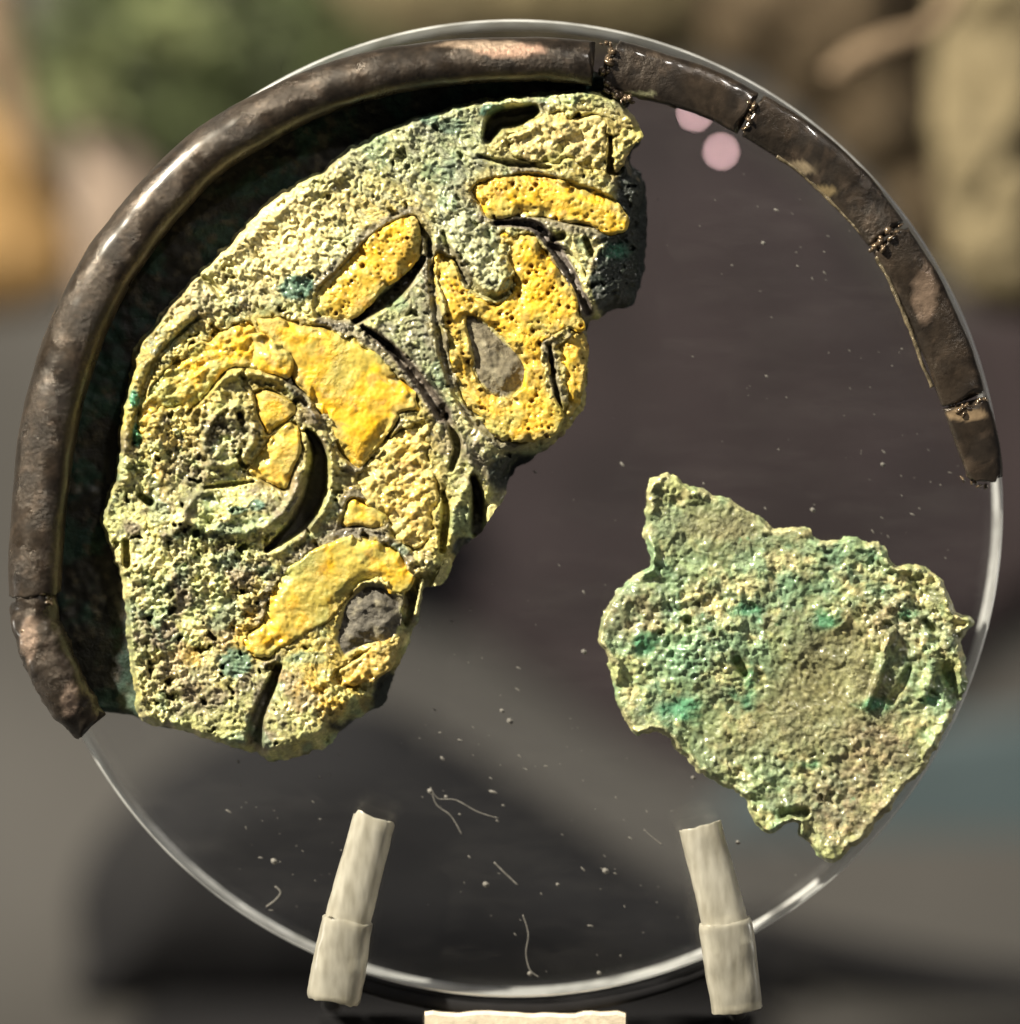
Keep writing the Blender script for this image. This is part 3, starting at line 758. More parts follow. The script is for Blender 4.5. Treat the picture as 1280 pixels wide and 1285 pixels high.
CREAM = np.array((0.78, 0.70, 0.34)); PALE = np.array((0.47, 0.475, 0.19)); GREY = np.array((0.17, 0.175, 0.095)); BROWN = np.array((0.23, 0.18, 0.125))
YEL = np.array((0.75, 0.45, 0.02)); DGREEN = np.array((0.035, 0.10, 0.075)); EMER = np.array((0.05, 0.26, 0.14)); WALLC = np.array((0.155, 0.14, 0.105)); BLACKG = np.array((0.012, 0.016, 0.012))
def lerp(C, c, t): return C + (c - C) * t[:, None]
def body_c(x, y, f, H):
    n1 = fbm(x, y, 60, 4, 21); n2 = fbm(x, y, 18, 4, 22); n3 = fbm(x, y, 9, 3, 23); n4 = fbm(x, y, 34, 4, 24)
    C = np.tile(PALE, (len(x), 1))
    C = lerp(C, np.array((0.40, 0.47, 0.21)), sstep(0.48, 0.62, fbm(x, y, 80, 3, 26)) * 0.7)
    C = lerp(C, np.array((0.72, 0.58, 0.14)), sstep(0.54, 0.68, fbm(x, y, 46, 4, 27)) * 0.35)
    C = lerp(C, CREAM, sstep(0.47, 0.64, n1 * 0.4 + n3 * 0.6) * 0.8)
    C = lerp(C, GREY, sstep(0.47, 0.62, n2 * 0.6 + n4 * 0.4) * 0.85)
    C = lerp(C, BROWN, sstep(0.56, 0.70, n4) * 0.7)
    C = lerp(C, CREAM * 1.08, np.clip(1.4 * blob(x, y, 335, 300, 85, 60), 0, 0.92))
    C = lerp(C, CREAM * (1.0, 0.98, 0.8), np.clip(blob(x, y, 470, 250, 60, 40), 0, 0.5))
    C = lerp(C, np.array((0.34, 0.26, 0.17)), np.clip(1.1 * blob(x, y, 235, 375, 40, 30) + 0.9 * blob(x, y, 230, 850, 50, 30) + 0.8 * blob(x, y, 320, 770, 30, 18) + 0.8 * blob(x, y, 785, 175, 22, 36), 0, 0.65) * (0.4 + n3))
    C = lerp(C, np.array((0.22, 0.265, 0.17)), np.clip(1.2 * blob(x, y, 555, 190, 110, 60) + blob(x, y, 520, 450, 40, 70) + blob(x, y, 190, 440, 30, 40), 0, 0.6))
    C = lerp(C, np.array((0.40, 0.43, 0.30)), np.clip(0.9 * blob(x, y, 595, 290, 45, 70), 0, 0.6))
    C = lerp(C, YEL * 1.05, np.clip(0.9 * blob(x, y, 330, 800, 40, 30) + 0.8 * blob(x, y, 420, 860, 46, 40) + 0.5 * blob(x, y, 250, 830, 26, 30) + 0.7 * blob(x, y, 195, 590, 14, 34), 0, 0.75) * sstep(0.35, 0.6, n2))
    C = lerp(C, np.array((0.58, 0.43, 0.07)), np.clip(1.2 * blob(x, y, 215, 490, 60, 70) + 0.9 * blob(x, y, 420, 800, 60, 50) + 0.8 * blob(x, y, 260, 440, 60, 30) + 0.6 * blob(x, y, 480, 260, 60, 30) + 0.6 * blob(x, y, 545, 640, 25, 60) + 0.7 * blob(x, y, 345, 760, 40, 30), 0, 0.6) * sstep(0.3, 0.55, n3))
    st = streak(x, y, 60, 7, 0.75, 15)
    C = lerp(C, np.array((0.26, 0.28, 0.19)), sstep(0.5, 0.62, st) * 0.75 * np.clip(blob(x, y, 560, 220, 150, 110), 0, 1))
    C = lerp(C, np.array((0.17, 0.155, 0.10)), np.clip(0.8 * blob(x, y, 285, 545, 42, 40) + 0.8 * blob(x, y, 535, 430, 34, 80) + 0.7 * blob(x, y, 590, 590, 30, 60) + 0.6 * blob(x, y, 215, 600, 60, 24) + 0.5 * blob(x, y, 240, 870, 60, 26), 0, 0.75) * sstep(0.3, 0.55, n3 * 0.5 + n2 * 0.5))
    C = lerp(C, np.array((0.125, 0.12, 0.065)), sstep(0.55, 0.66, fbm(x, y, 22, 5, 25, 0.65)) * 0.45)
    C = lerp(C, np.array((0.16, 0.27, 0.16)), sstep(0.60, 0.70, fbm(x, y, 36, 4, 28)) * 0.5)
    C = lerp(C, CREAM * (1.08, 1.02, 0.95), np.clip(1.3 * blob(x, y, 335, 298, 75, 55), 0, 0.85) * sstep(0.25, 0.5, n2))
    # the crust takes up yellow next to the enamel
    for k, pl in SM.items():
        m = (np.abs(x - pl[:, 0].mean()) < np.ptp(pl[:, 0]) / 2 + 40) & (np.abs(y - pl[:, 1].mean()) < np.ptp(pl[:, 1]) / 2 + 40)
        s = sdf_poly(x[m], y[m], pl)
        C[m] = lerp(C[m], np.array((0.42, 0.33, 0.08)), sstep(-20, 0, s + 26 * (n2[m] - 0.5)) * 0.55)
    # bronze cell walls beside the inlays
    for k in ('Y1', 'Y2', 'Y3', 'Y6', 'Y5', 'Y8'):
        s = sdf_poly(x, y, SM[k])
        C = lerp(C, WALLC, sstep(-15, -9, s) * (1 - sstep(0, 3, s)) * 0.8 * sstep(0.40, 0.54, n1))
    d, wd = line_field(x, y, GRV[8][0]); C = lerp(C, np.array((0.14, 0.12, 0.105)), (1 - sstep(0.8, 1.8, d / wd)))
    d, wd = line_field(x, y, GRV[2][0]); C = lerp(C, np.array((0.15, 0.125, 0.10)), (1 - sstep(0.8, 2.2, d / wd)))
    for pl, cc in ((IN6, (0.15, 0.13, 0.085)), (IN5, (0.115, 0.10, 0.075))):
        s = sdf_poly(x, y, np.array(pl)); C = lerp(C, np.array(cc) * 1.0, sstep(-3, 2, s))
    C = lerp(C, np.array((0.19, 0.15, 0.11)), blob(x, y, 372, 622, 18, 40) * 0.9)
    C = lerp(C, np.array((0.145, 0.125, 0.095)), np.clip(blob(x, y, 420, 662, 28, 9) + blob(x, y, 395, 520, 16, 14) + blob(x, y, 330, 880, 14, 36), 0, 0.9))
    for gx, gy, rx, ry, a in GREEN_SPOTS:
        g = blob(x, y, gx, gy, rx * 0.8, ry * 0.8)
        C = lerp(C, EMER if a >= 0.95 else (DGREEN * (1 + 0.8 * n3[:, None]) if a > 0.85 else DGREEN * 1.7), sstep(0.25, 0.6, g + (n3 - 0.5) * 0.6) * min(a, 0.92))
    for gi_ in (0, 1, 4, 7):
        d, wd = line_field(x, y, GRV[gi_][0]); C = lerp(C, np.array((0.03, 0.024, 0.016)), (1 - sstep(0.55, 1.05, d / wd)) * 0.92)  # groove floors blackened in the colour to deepen their shade
    # dark bronze core showing along the break
    core = np.clip(blob(x, y, 796, 300, 30, 110) + blob(x, y, 775, 352, 36, 44) + 0.8 * blob(x, y, 455, 912, 40, 14) + blob(x, y, 650, 592, 34, 24) + blob(x, y, 486, 872, 18, 36) + blob(x, y, 795, 205, 12, 30) + blob(x, y, 585, 690, 20, 16), 0, 1)
    C = lerp(C, BLACKG * (0.6 + 1.6 * n3[:, None]), sstep(0.22, 0.5, core + (n2 - 0.5) * 0.5))
    for (ax, ay, bx, by, wd) in ((716, 300, 736, 362, 5), (560, 705, 545, 735, 5), (530, 728, 522, 770, 3.5), (618, 640, 622, 668, 11)):
        d, _ = line_field(x, y, [(ax, ay, wd), (bx, by, wd)])
        C = lerp(C, CREAM * (0.7, 0.72, 0.65), (1 - sstep(0.6, 1.3, d / wd)) * (0.5 + n3))
    C = lerp(C, EMER * (1, 0.8, 0.9), np.clip(blob(x, y, 775, 315, 12, 8), 0, 0.9))
    return np.clip(C, 0.01, 0.85)

frag = empty('enamelled_fragment', P(440, 560, 0))
tag(frag, 'large crusted bronze fragment with curling yellow enamel inlays', 'fragment')
relief('corroded_body', OUT, body_h, body_c, M_BODY, frag, step=1.45, wob=4.5, wsize=14, seed=3, skirt_col=(0.03, 0.032, 0.026))

def inlay(key, top, pits=0.0, rough=1.0, c=YEL, orange=0.3, pale=0.0, seed=0, name='yellow_inlay', tilt=(0, 0), poly=None, bottom=24, lump=0.0, green=0.0, hole=None):
    pl = YELLOW[key] if poly is None else poly
    cx, cy = np.mean(np.array(pl), 0)
    def hf(x, y, f):
        h = top + 6 * (fbm(x, y, 45, 3, seed) - 0.5) + 7.0 * rough * (fbm(x, y, 15, 5, seed + 1, 0.7) - 0.5) + tilt[0] * (x - cx) + tilt[1] * (y - cy)
        if rough > 1.2:
            g, gi = worley(x, y, 8, seed + 4); h += 1.6 * rough * (0.5 - g) + 1.2 * (gi - .5) * rough + 9 * (streak(x, y, 34, 7, 2.6, seed) - 0.5)
        if lump: h += lump * (fbm(x, y, 24, 3, seed + 8) - 0.5)
        if pits:
            g, gi = worley(x, y, 11, seed + 2); r = (0.05 + 0.26 * _hash(np.floor(gi * 9999), gi * 0, 3)) * (0.7 + 0.6 * fbm(x, y, 5, 2, seed))
            h -= 8 * (gi > 1 - pits) * (1 - sstep(r * 0.6, r * 1.15, g))
            g, gi = worley(x + 50, y, 6, seed + 3)
            h -= 2.5 * (gi > 0.6) * (1 - sstep(0.1, 0.4, g))
        return h - 5 * (1 - sstep(0, 3.5, f)) - 9 * sstep(0.45, 0.65, fbm(x, y, 26, 3, seed + 30)) * (1 - sstep(0, 20, f))
    def cf(x, y, f, H):
        n = fbm(x, y, 40, 4, seed + 5); n2 = fbm(x, y, 12, 3, seed + 6)
        C = np.tile(np.array(c), (len(x), 1))
        C = lerp(C, np.array((0.56, 0.30, 0.025)), sstep(0.45, 0.7, n) * orange)
        C = lerp(C, np.array((0.80, 0.57, 0.08)), sstep(0.5, 0.7, n2) * 0.5)
        C = lerp(C, np.array((0.36, 0.20, 0.05)), sstep(0.64, 0.76, fbm(x, y, 16, 4, seed + 15)) * 0.7)
        ed = (1 - sstep(0, 22, f)) * sstep(0.38, 0.6, fbm(x, y, 22, 4, seed + 20))
        C = lerp(C, np.array((0.36, 0.32, 0.11)), np.clip(ed, 0, 0.7))
        C = lerp(C, np.array((0.42, 0.29, 0.05)), sstep(0.52, 0.66, fbm(x, y, 30, 4, seed + 21)) * 0.55)
        C = lerp(C, np.array((0.36, 0.36, 0.10)), sstep(0.56, 0.70, fbm(x, y, 44, 4, seed + 22)) * 0.6)
        C = C * (0.86 + 0.28 * fbm(x, y, 60, 2, seed + 23))[:, None]
        if pale: C = lerp(C, np.array((0.60, 0.52, 0.22)), sstep(0.5 - pale * 0.3, 0.7, n2 * 0.6 + n * 0.4) * min(1, pale))
        if green: C = lerp(C, np.array((0.28, 0.33, 0.10)), sstep(0.5, 0.66, fbm(x, y, 26, 3, seed + 12)) * green)
        if pits:
            g, gi = worley(x, y, 11, seed + 2); r = (0.05 + 0.26 * _hash(np.floor(gi * 9999), gi * 0, 3)) * (0.7 + 0.6 * fbm(x, y, 5, 2, seed))
            C = lerp(C, np.array((0.30, 0.15, 0.04)), (gi > 1 - pits) * (1 - sstep(r * 0.7, r * 1.2, g)) * 0.7)
        return C
    return relief(name, pl, hf, cf, M_YEL, frag, step=1.6, bottom=bottom, wob=(3.0 if key in ('Y2', 'Y4A', 'Y4B', 'Y8', 'Y1') else 5.0) + 1.0 * rough, wsize=22, seed=seed, smooth_n=4, hole=hole)
inlay('Y1', 50, pits=0.25, seed=101, orange=0.35, green=0.15)
inlay('Y2', 50, pits=0.15, seed=102, orange=0.3, tilt=(0.05, -0.05), green=0.25)
inlay('Y3', 53, pits=0.0, rough=0.7, seed=103, orange=0.45)
inlay('Y3L', 48, pits=0.0, rough=1.4, seed=104, pale=0.3, green=0.6, lump=9)
inlay('Y3F', 60, poly=Y3F, rough=1.0, seed=105, orange=0.3, bottom=45, pale=0.25)
inlay('Y4A', 53, rough=0.7, seed=106, orange=0.55, tilt=(-0.04, 0))
inlay('Y4B', 55, rough=0.7, seed=107, orange=0.5)
inlay('Y5', 53, rough=0.9, seed=108, orange=0.7, tilt=(0, -0.02), green=0.45)
inlay('Y5B', 48, rough=1.6, seed=109, orange=0.6, pale=0.3, c=(0.42, 0.27, 0.05), lump=10)
inlay('Y6', 50, hole=IN6, pits=0.3, seed=110, orange=0.35)
inlay('Y6B', 49, pits=0.2, seed=111, orange=0.4, tilt=(-0.06, 0))
inlay('Y7', 48, rough=2.0, seed=112, pale=0.8, c=(0.66, 0.47, 0.10), lump=10)
inlay('Y8', 49, rough=1.0, seed=113, orange=0.3)
inlay('Y9', 50, rough=2.2, seed=114, pale=1.0, c=(0.42, 0.33, 0.14), lump=14, name='pale_inlay')
inlay('Y9B', 52, rough=2.2, seed=115, pale=0.4, c=(0.36, 0.25, 0.14), lump=12, name='pale_inlay')

# grey stone-like settings inside the yellow
def setting(poly, top, seed, cc):
    def hf(x, y, f):
        return top + 9 * sstep(0, 22, f) + 14 * (fbm(x, y, 22, 5, seed, 0.65) - 0.5)
    def cf(x, y, f, H):
        n = fbm(x, y, 18, 4, seed + 2)
        return lerp(np.tile(np.array(cc), (len(x), 1)), np.array((0.26, 0.235, 0.16)), sstep(0.5, 0.75, n) * 0.8)
    return relief('grey_setting', poly, hf, cf, M_SET, frag, step=1.8, bottom=22, wob=1.5, wsize=10, seed=seed, smooth_n=4)
setting(IN6, 39, 201, (0.15, 0.13, 0.085))
setting(IN5, 41, 202, (0.11, 0.10, 0.08))
# ------------------------------------------------------------------ second fragment
OUT2 = z6((205, 70), (240, 45), (285, 40), (320, 65), (380, 85), (470, 118), (540, 165), (600, 207), (690, 198), (740, 237), (830, 233), (920, 250), (968, 312), (1062, 330), (1130, 400), (1160, 460), (1212, 495),
          (1168, 550), (1182, 610), (1186, 680), (1150, 775), (1104, 862), (1062, 940), (980, 1032), (905, 1128), (830, 1200), (770, 1236), (730, 1212), (690, 1160), (655, 1122), (580, 1142), (522, 1092), (500, 1040), (430, 992), (350, 950),
          (306, 895), (268, 846), (222, 828), (172, 846), (130, 800), (102, 720), (92, 640), (60, 565), (58, 490), (108, 392), (200, 334), (214, 290), (195, 230), (200, 150))
def h2(x, y, f):
    rough = 0.6 + 0.6 * blob(x, y, 870, 790, 90, 80) + 0.9 * blob(x, y, 1150, 790, 70, 90) + 0.7 * blob(x, y, 1000, 980, 70, 50) - 0.4 * blob(x, y, 1020, 880, 90, 75) - 0.3 * blob(x, y, 890, 670, 60, 40)
    g, gi = worley(x, y, 13, 71); g2, _ = worley(x, y, 7, 72)
    h = 25 + 14 * (fbm(x, y, 80, 3, 70) - 0.5) + 18 * rough * (fbm(x, y, 34, 4, 73, 0.5) - 0.5) + 3.5 * rough * (0.5 - g) + 2.5 * rough * (0.5 - g2) + 8.5 * rough * (0.4 + sstep(0.4, 0.6, fbm(x, y, 60, 3, 90))) * (fbm(x, y, 12, 4, 76, 0.75) - 0.5) + 10 * (streak(x, y, 50, 9, 0.8, 77) - 0.5) * blob(x, y, 1030, 880, 120, 110)
    tf = fbm(x, y, 40, 4, 79) * 6; h += 2.2 * (np.floor(tf) + sstep(0.82, 1.0, tf - np.floor(tf)) - tf)
    h -= 5 * sstep(0.74, 0.80, fbm(x, y, 20, 3, 75)) * rough
    for (pts, dep, up) in (([(1120, 790, 4), (1110, 820, 5), (1098, 860, 6), (1088, 885, 4)], -1, 10), ([(1118, 880, 5), (1135, 855, 6), (1140, 840, 5)], 1, 8),
                           ([(925, 830, 7), (935, 845, 5)], 1, 14), ([(1162, 780, 5), (1172, 790, 5)], 1, 14), ([(985, 1022, 8), (1010, 1020, 6)], 1, 12), ([(1190, 840, 10), (1200, 875, 10)], 1, 14),
                           ([(1150, 800, 5), (1172, 830, 7), (1160, 870, 6)], -1, 7), ([(862, 778, 5), (866, 790, 5)], 1, 10)):
        d, wd = line_field(x, y, pts)
        h -= dep * up * (1 - sstep(0.4, 1.3, (d + 3 * (fbm(x, y, 10, 2, 4) - .5)) / wd))
    lip = 8 * np.exp(-((f - 7) / 5.0) ** 2) * sstep(0.45, 0.7, fbm(x, y, 40, 3, 78))                       # slightly raised crumbly border
    return np.clip((h + lip) * (0.45 + 0.55 * sstep(0, 5, f)), 3, 60)
def c2(x, y, f, H):
    n1 = fbm(x, y, 70, 4, 81); n2 = fbm(x, y, 22, 4, 82); n3 = fbm(x, y, 10, 3, 83); n4 = fbm(x, y, 40, 4, 84)
    C = np.tile(np.array((0.38, 0.41, 0.18)), (len(x), 1))
    C = lerp(C, np.array((0.70, 0.62, 0.30)), sstep(0.48, 0.62, n3 * 0.6 + n1 * 0.4) * 0.9)
    C = lerp(C, np.array((0.13, 0.155, 0.08)), sstep(0.47, 0.62, n2) * 0.8)
    C = lerp(C, np.array((0.15, 0.27, 0.14)), sstep(0.44, 0.62, fbm(x, y, 90, 4, 88)) * 0.6)
    C = lerp(C, np.array((0.18, 0.32, 0.19)), sstep(0.52, 0.66, fbm(x, y, 28, 4, 89)) * 0.6)
    smooth = np.clip(blob(x, y, 1020, 900, 90, 60) + blob(x, y, 1050, 830, 60, 60) + 0.7 * blob(x, y, 880, 660, 70, 36) + 0.7 * blob(x, y, 960, 660, 60, 25) + 0.5 * blob(x, y, 900, 940, 60, 40), 0, 0.9)
    C = lerp(C, np.array((0.20, 0.19, 0.09)), np.clip(smooth * (0.7 + 0.6 * n2), 0, 0.95))
    C = lerp(C, np.array((0.14, 0.28, 0.16)), np.clip(blob(x, y, 1050, 700, 70, 35) + 0.8 * blob(x, y, 850, 810, 60, 60) + 0.4 * blob(x, y, 950, 700, 60, 40), 0, 0.7) * sstep(0.35, 0.6, n4))
    C = lerp(C, np.array((0.30, 0.22, 0.14)), np.clip(blob(x, y, 790, 770, 36, 30) + blob(x, y, 1130, 780, 36, 30) + blob(x, y, 1060, 1010, 60, 40) + blob(x, y, 1100, 940, 40, 30), 0, 0.55) * (0.3 + n3))
    for gx, gy, rx, ry in ((855, 895, 32, 20), (938, 862, 20, 34), (1035, 775, 22, 20), (808, 805, 16, 26), (1090, 885, 26, 14), (1018, 962, 24, 12), (930, 765, 30, 14), (1140, 770, 20, 10), (1168, 880, 30, 10)):
        C = lerp(C, np.array((0.03, 0.20, 0.10)) * (0.7 + n3[:, None]), sstep(0.3, 0.9, blob(x, y, gx, gy, rx, ry) * 0.9 + (n2 - 0.5) * 1.2) * 0.7)
    C = lerp(C, np.array((0.085, 0.09, 0.045)), sstep(0.54, 0.66, fbm(x, y, 26, 5, 85, 0.65)) * 0.4)
    C = lerp(C, np.array((0.55, 0.52, 0.27)), (1 - sstep(2, 14, f)) * sstep(0.48, 0.62, n2) * 0.7)
    return np.clip(C, 0.01, 0.8)
o = relief('bronze_fragment', OUT2, h2, c2, M_FLAT, None, step=1.6, wob=6.0, wsize=16, seed=9, skirt_col=(0.11, 0.105, 0.06))
tag(o, 'flat angular bronze fragment crusted with green corrosion, separate from the rim', 'fragment')

# ------------------------------------------------------------------ bronze rim pieces
RIMC = np.array((0.040, 0.030, 0.022))
def rim_c(seed, pale=()):
    def f(x, y, h, u):
        n = fbm(x + h, y, 40, 4, seed); n2 = fbm(x, y + h, 12, 3, seed + 1)
        C = np.tile(RIMC, (len(x), 1))
        C = lerp(C, np.array((0.022, 0.018, 0.015)), sstep(0.45, 0.65, n) * 0.7)
        C = lerp(C, np.array((0.10, 0.072, 0.052)), sstep(0.58, 0.74, n2) * 0.4)
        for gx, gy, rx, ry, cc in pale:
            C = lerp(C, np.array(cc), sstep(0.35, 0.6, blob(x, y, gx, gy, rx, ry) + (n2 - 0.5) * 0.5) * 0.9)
        return C
    return f
def rim_piece(name, path, label, seed, mat, parent=None, nz=1.6, ns=18, sq=0.9, pale=(), rough_end=10, nseg=36, samples=14):
    root = empty(name, P(path[len(path) // 2][0], path[len(path) // 2][1], 0))
    tag(root, label, 'rim piece')
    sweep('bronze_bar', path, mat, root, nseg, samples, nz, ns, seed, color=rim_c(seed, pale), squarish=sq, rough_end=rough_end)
    return root
long_rim = rim_piece('rim_fragment', [
    (44, 745, 40, 33, 36), (45, 700, 40, 34, 38), (49, 640, 40, 35, 38), (58, 560, 40, 36, 38), (75, 480, 40, 36, 38), (103, 400, 40, 36, 38), (140, 330, 40, 35, 38), (188, 265, 40, 34, 38), (245, 205, 40, 33, 38),
    (310, 160, 40, 32, 37), (390, 119, 40, 31, 36), (470, 94, 40, 30, 35), (550, 80, 38, 29, 33), (640, 75, 36, 28, 32), (700, 76, 34, 28, 30), (742, 80, 33, 28, 28)],
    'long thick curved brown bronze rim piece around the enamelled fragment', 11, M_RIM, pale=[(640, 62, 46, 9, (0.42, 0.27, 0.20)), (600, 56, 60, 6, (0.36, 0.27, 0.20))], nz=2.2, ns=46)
# inner flange in the rim gap; its black also paints in the rim's shadow
FL = [(66, 800), (84, 850), (112, 890), (160, 895), (196, 910), (230, 905), (215, 800), (190, 660), (200, 520), (250, 400), (340, 300), (440, 230), (560, 168), (690, 140), (775, 140), (790, 122), (765, 96),
      (690, 84), (560, 88), (440, 112), (330, 160), (230, 240), (150, 340), (90, 470), (62, 600), (52, 700), (52, 760)]
def fl_h(x, y, f):
    g, gi = worley(x, y, 16, 31)
    return (9 + 9 * (fbm(x, y, 30, 4, 30) - 0.4) + 4 * (0.5 - g)) * (0.3 + 0.7 * sstep(0, 6, f))
def fl_c(x, y, f, H):
    n = fbm(x, y, 40, 4, 33); n2 = fbm(x, y, 14, 3, 34)
    C = np.tile(np.array((0.014, 0.013, 0.011)), (len(x), 1))
    C = lerp(C, np.array((0.012, 0.03, 0.022)), sstep(0.45, 0.65, n))
    C = lerp(C, np.array((0.05, 0.042, 0.03)), sstep(0.6, 0.75, n2) * 0.8)
    C = lerp(C, np.array((0.10, 0.15, 0.11)), blob(x, y, 168, 880, 14, 18) * 0.9)
    return C
relief('inner_flange', FL, fl_h, fl_c, M_DARK, long_rim, step=3.0, wob=3, wsize=20, seed=13)

low = rim_piece('rim_fragment', [(41, 752, 36, 30, 34), (46, 785, 38, 31, 36), (60, 822, 38, 32, 36), (76, 858, 36, 31, 34), (93, 886, 30, 29, 28), (112, 908, 24, 24, 20)],
    'short grooved bronze rim stub below the long rim piece', 12, M_RIM, pale=[(88, 880, 12, 24, (0.40, 0.30, 0.24)), (36, 800, 12, 30, (0.30, 0.22, 0.17))], nz=4.5, ns=16)
thin = dict(mat=M_BAND, nz=1.5, ns=30, sq=0.62)
bandB = rim_piece('rim_fragment', [(768, 82, 16, 33, 20), (800, 90, 15, 32, 18), (850, 104, 14, 31, 17), (895, 120, 14, 30, 16), (936, 141, 14, 29, 16)],
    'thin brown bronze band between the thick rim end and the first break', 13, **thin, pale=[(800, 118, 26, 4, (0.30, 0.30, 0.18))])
bandC = rim_piece('rim_fragment', [(945, 145, 13, 29, 15), (990, 172, 12, 30, 14), (1035, 207, 12, 30, 14), (1078, 250, 12, 29, 14), (1110, 291, 13, 27, 15)],
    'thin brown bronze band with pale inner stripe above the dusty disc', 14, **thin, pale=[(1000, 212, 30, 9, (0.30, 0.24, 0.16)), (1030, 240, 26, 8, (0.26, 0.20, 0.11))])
bandD = rim_piece('rim_fragment', [(1118, 302, 13, 27, 15), (1148, 352, 12, 29, 14), (1172, 402, 12, 30, 14), (1192, 450, 12, 30, 14), (1209, 500, 13, 29, 15)],
    'thin mottled bronze band with pale edge line, second from the free end', 15, **thin, pale=[(1160, 370, 18, 40, (0.22, 0.16, 0.12))])
bandE = rim_piece('rim_fragment', [(1213, 511, 14, 29, 15), (1224, 545, 13, 28, 14), (1231, 572, 13, 26, 14), (1237, 602, 13, 22, 13)],
    'short bronze band stub at the free end of the rim', 16, **thin, pale=[(1212, 520, 26, 10, (0.36, 0.26, 0.16))])
# pale lip along the inner side of the bands
def lip(parent, pts, wd=2.6):
    sweep('inner_lip', [(x, y, 20, wd, wd) for x, y in pts], M_LIP, parent, 8, 10, 2.2, 9, 3)
M_LIP = corroded('pale_lip', False, (0.13, 0.105, 0.065), 0.35, 0.2, 0.5, 0.3, 0.6, 9, 0.3, 0.9)
lip(bandD, [(1100, 322), (1116, 352), (1132, 388), (1146, 424), (1158, 458), (1170, 486)])
lip(bandC, [(975, 196), (1002, 214), (1030, 240), (1056, 266), (1084, 296)], 2.2)
lip(bandB, [(800, 121), (826, 126), (850, 134)], 2.4)

# glossy conservation resin and splinters bridging the breaks
M_RESIN = corroded('glossy_brown_resin', False, (0.16, 0.115, 0.075), 0.18, 0.1, 0.7, 0.55, 0.4, 7, 0.9, 0.6, coatr=0.04)
def lumps(name, spots, parent, mat, seed):
    """crumbs of glossy resin packed along the break, one clot"""
    r = random.Random(seed); V = []; F = []
    pth = catmull(spots, 6, False)
    for x, y, h, a in pth:
        for _ in range(1):
            s = a * r.uniform(0.25, 0.7); cx = x + r.gauss(0, a * 0.45); cy = y + r.gauss(0, a * 0.45); ch = h - a * 0.2 + r.uniform(-3, 5)
            i = len(V); n = 7
            rows = [(0.0, -0.9), (0.85, -0.45), (1.0, 0.1), (0.6, 0.75), (0.0, 1.0)]
            st = r.uniform(0.6, 1.6); t = r.uniform(0, 6.28)
            for rr, zz in rows[1:4]:
                for k in range(n):
                    q = 2 * math.pi * k / n; f = s * rr * r.uniform(0.75, 1.2)
                    u, v = f * math.cos(q) * st, f * math.sin(q) / st
                    V.append(P(cx + u * math.cos(t) - v * math.sin(t), cy + u * math.sin(t) + v * math.cos(t), ch + s * zz))
            V.append(P(cx, cy, ch - s)); V.append(P(cx + r.uniform(-1, 1), cy, ch + s))
            for k in range(n):
                k2 = (k + 1) % n
                F += [(i + k, i + k2, i + n + k2, i + n + k), (i + n + k, i + n + k2, i + 2 * n + k2, i + 2 * n + k), (i + k2, i + k, i + 3 * n), (i + 2 * n + k, i + 2 * n + k2, i + 3 * n + 1)]
    return link(name, mesh_from(name, V, polys=F), mat, parent)
lumps('resin_clot', [(757, 56, 30, 6), (765, 66, 36, 9), (763, 80, 34, 10), (758, 96, 30, 6)], long_rim, M_RESIN, 3)
lumps('resin_clot', [(757, 100, 26, 5), (768, 112, 30, 9), (780, 124, 32, 10), (790, 130, 26, 5)], long_rim, M_RESIN, 4)
lumps('resin_clot', [(936, 122, 22, 5), (944, 134, 26, 9), (938, 150, 26, 8), (930, 164, 22, 5)], bandB, M_RESIN, 5)
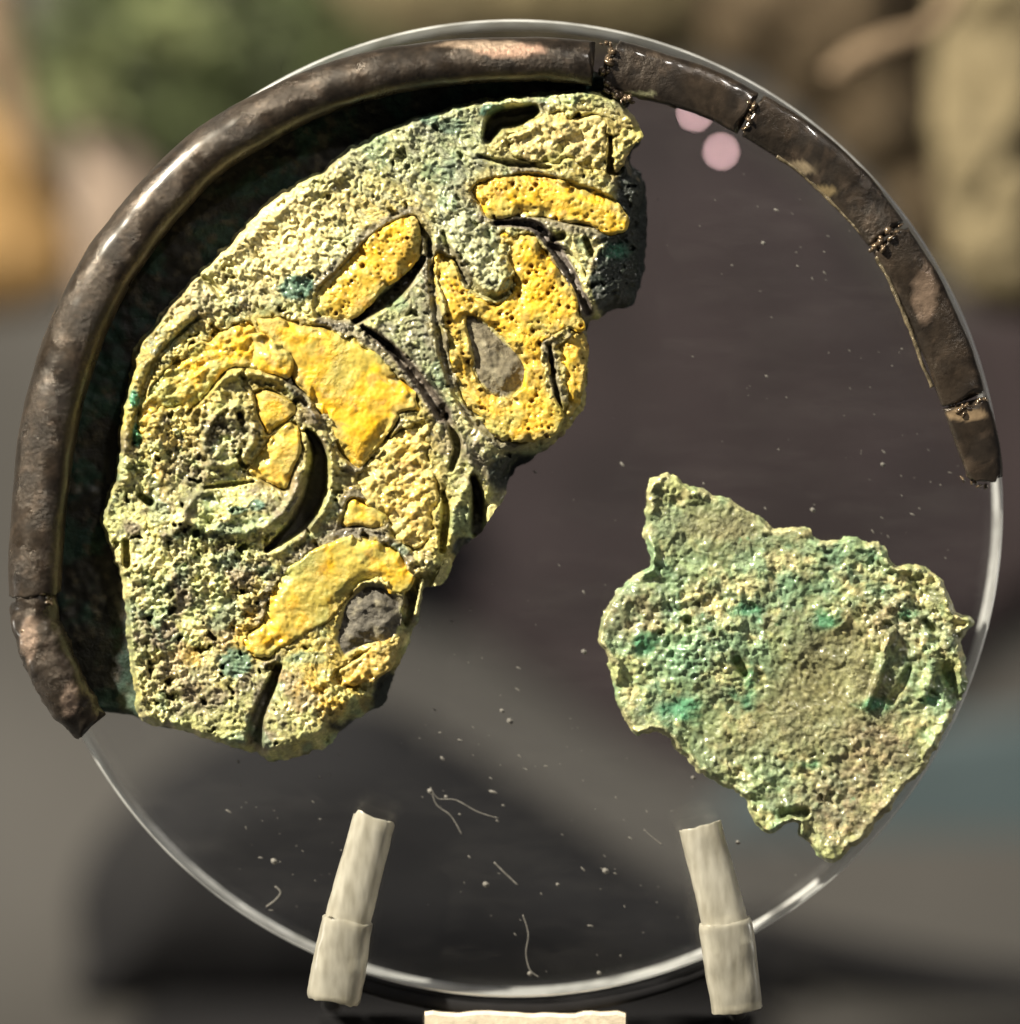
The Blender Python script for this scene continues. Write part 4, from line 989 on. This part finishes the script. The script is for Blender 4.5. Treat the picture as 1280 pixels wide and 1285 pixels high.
lumps('resin_clot', [(1128, 286, 22, 6), (1116, 298, 27, 9), (1104, 306, 26, 8), (1094, 312, 24, 6)], bandC, M_RESIN, 6)
lumps('resin_clot', [(1194, 512, 22, 6), (1208, 514, 26, 8), (1222, 508, 26, 8), (1238, 504, 22, 5)], bandD, M_RESIN, 7)
lumps('resin_clot', [(1206, 600, 10, 4), (1220, 606, 14, 6), (1238, 612, 10, 4)], bandE, M_RESIN, 8)
lumps('resin_clot', [(22, 752, 40, 5), (32, 744, 60, 8), (48, 746, 72, 8), (66, 756, 62, 6)], low, M_RESIN, 9)
lumps('resin_clot', [(26, 792, 52, 5), (38, 790, 66, 7), (52, 796, 72, 5)], low, M_RESIN, 10)

# two small glowing beads added for blurred pink light reflections behind the rim
m, N, L, b = newmat('pink_glow'); N.remove(b)
em = N.new('ShaderNodeEmission'); em.inputs[0].default_value = (1.0, 0.62, 0.62, 1); em.inputs[1].default_value = 22.0
L.new(em.outputs[0], N['Material Output'].inputs[0]); M_GLOW = m
def glow_bead(x, y, h, r, label):
    root = empty('reflected_glow', P(x, y, h)); tag(root, label, 'glow', 'pink reflection beads')
    bm_v = []; bm_f = []
    n = 10
    for j in range(6):
        t = math.pi / 2 * j / 5
        for k in range(n):
            a = 2 * math.pi * k / n
            bm_v.append(P(x + r * math.cos(t) * math.cos(a), y + r * math.cos(t) * math.sin(a), h + r * math.sin(t)))
    for j in range(5):
        for k in range(n): bm_f.append((j * n + k, j * n + (k + 1) % n, (j + 1) * n + (k + 1) % n, (j + 1) * n + k))
    link('glow_dome', mesh_from('glow_dome', bm_v, polys=bm_f), M_GLOW, root)
    sweep('bead_back', [(x, y, h - 60, r * 1.2, r * 1.2), (x, y + 0.5, h - 30, r * 1.2, r * 1.2), (x, y, h - 1, r * 1.1, r * 1.1)], M_BASE, root, 10, 3, 0.1, 10, 1)
glow_bead(905, 190, -620, 4, 'small round glowing bead for a pink reflection below the first band break')
glow_bead(872, 142, -620, 4, 'small glowing bead for a pink reflection half hidden by the thin bronze band')
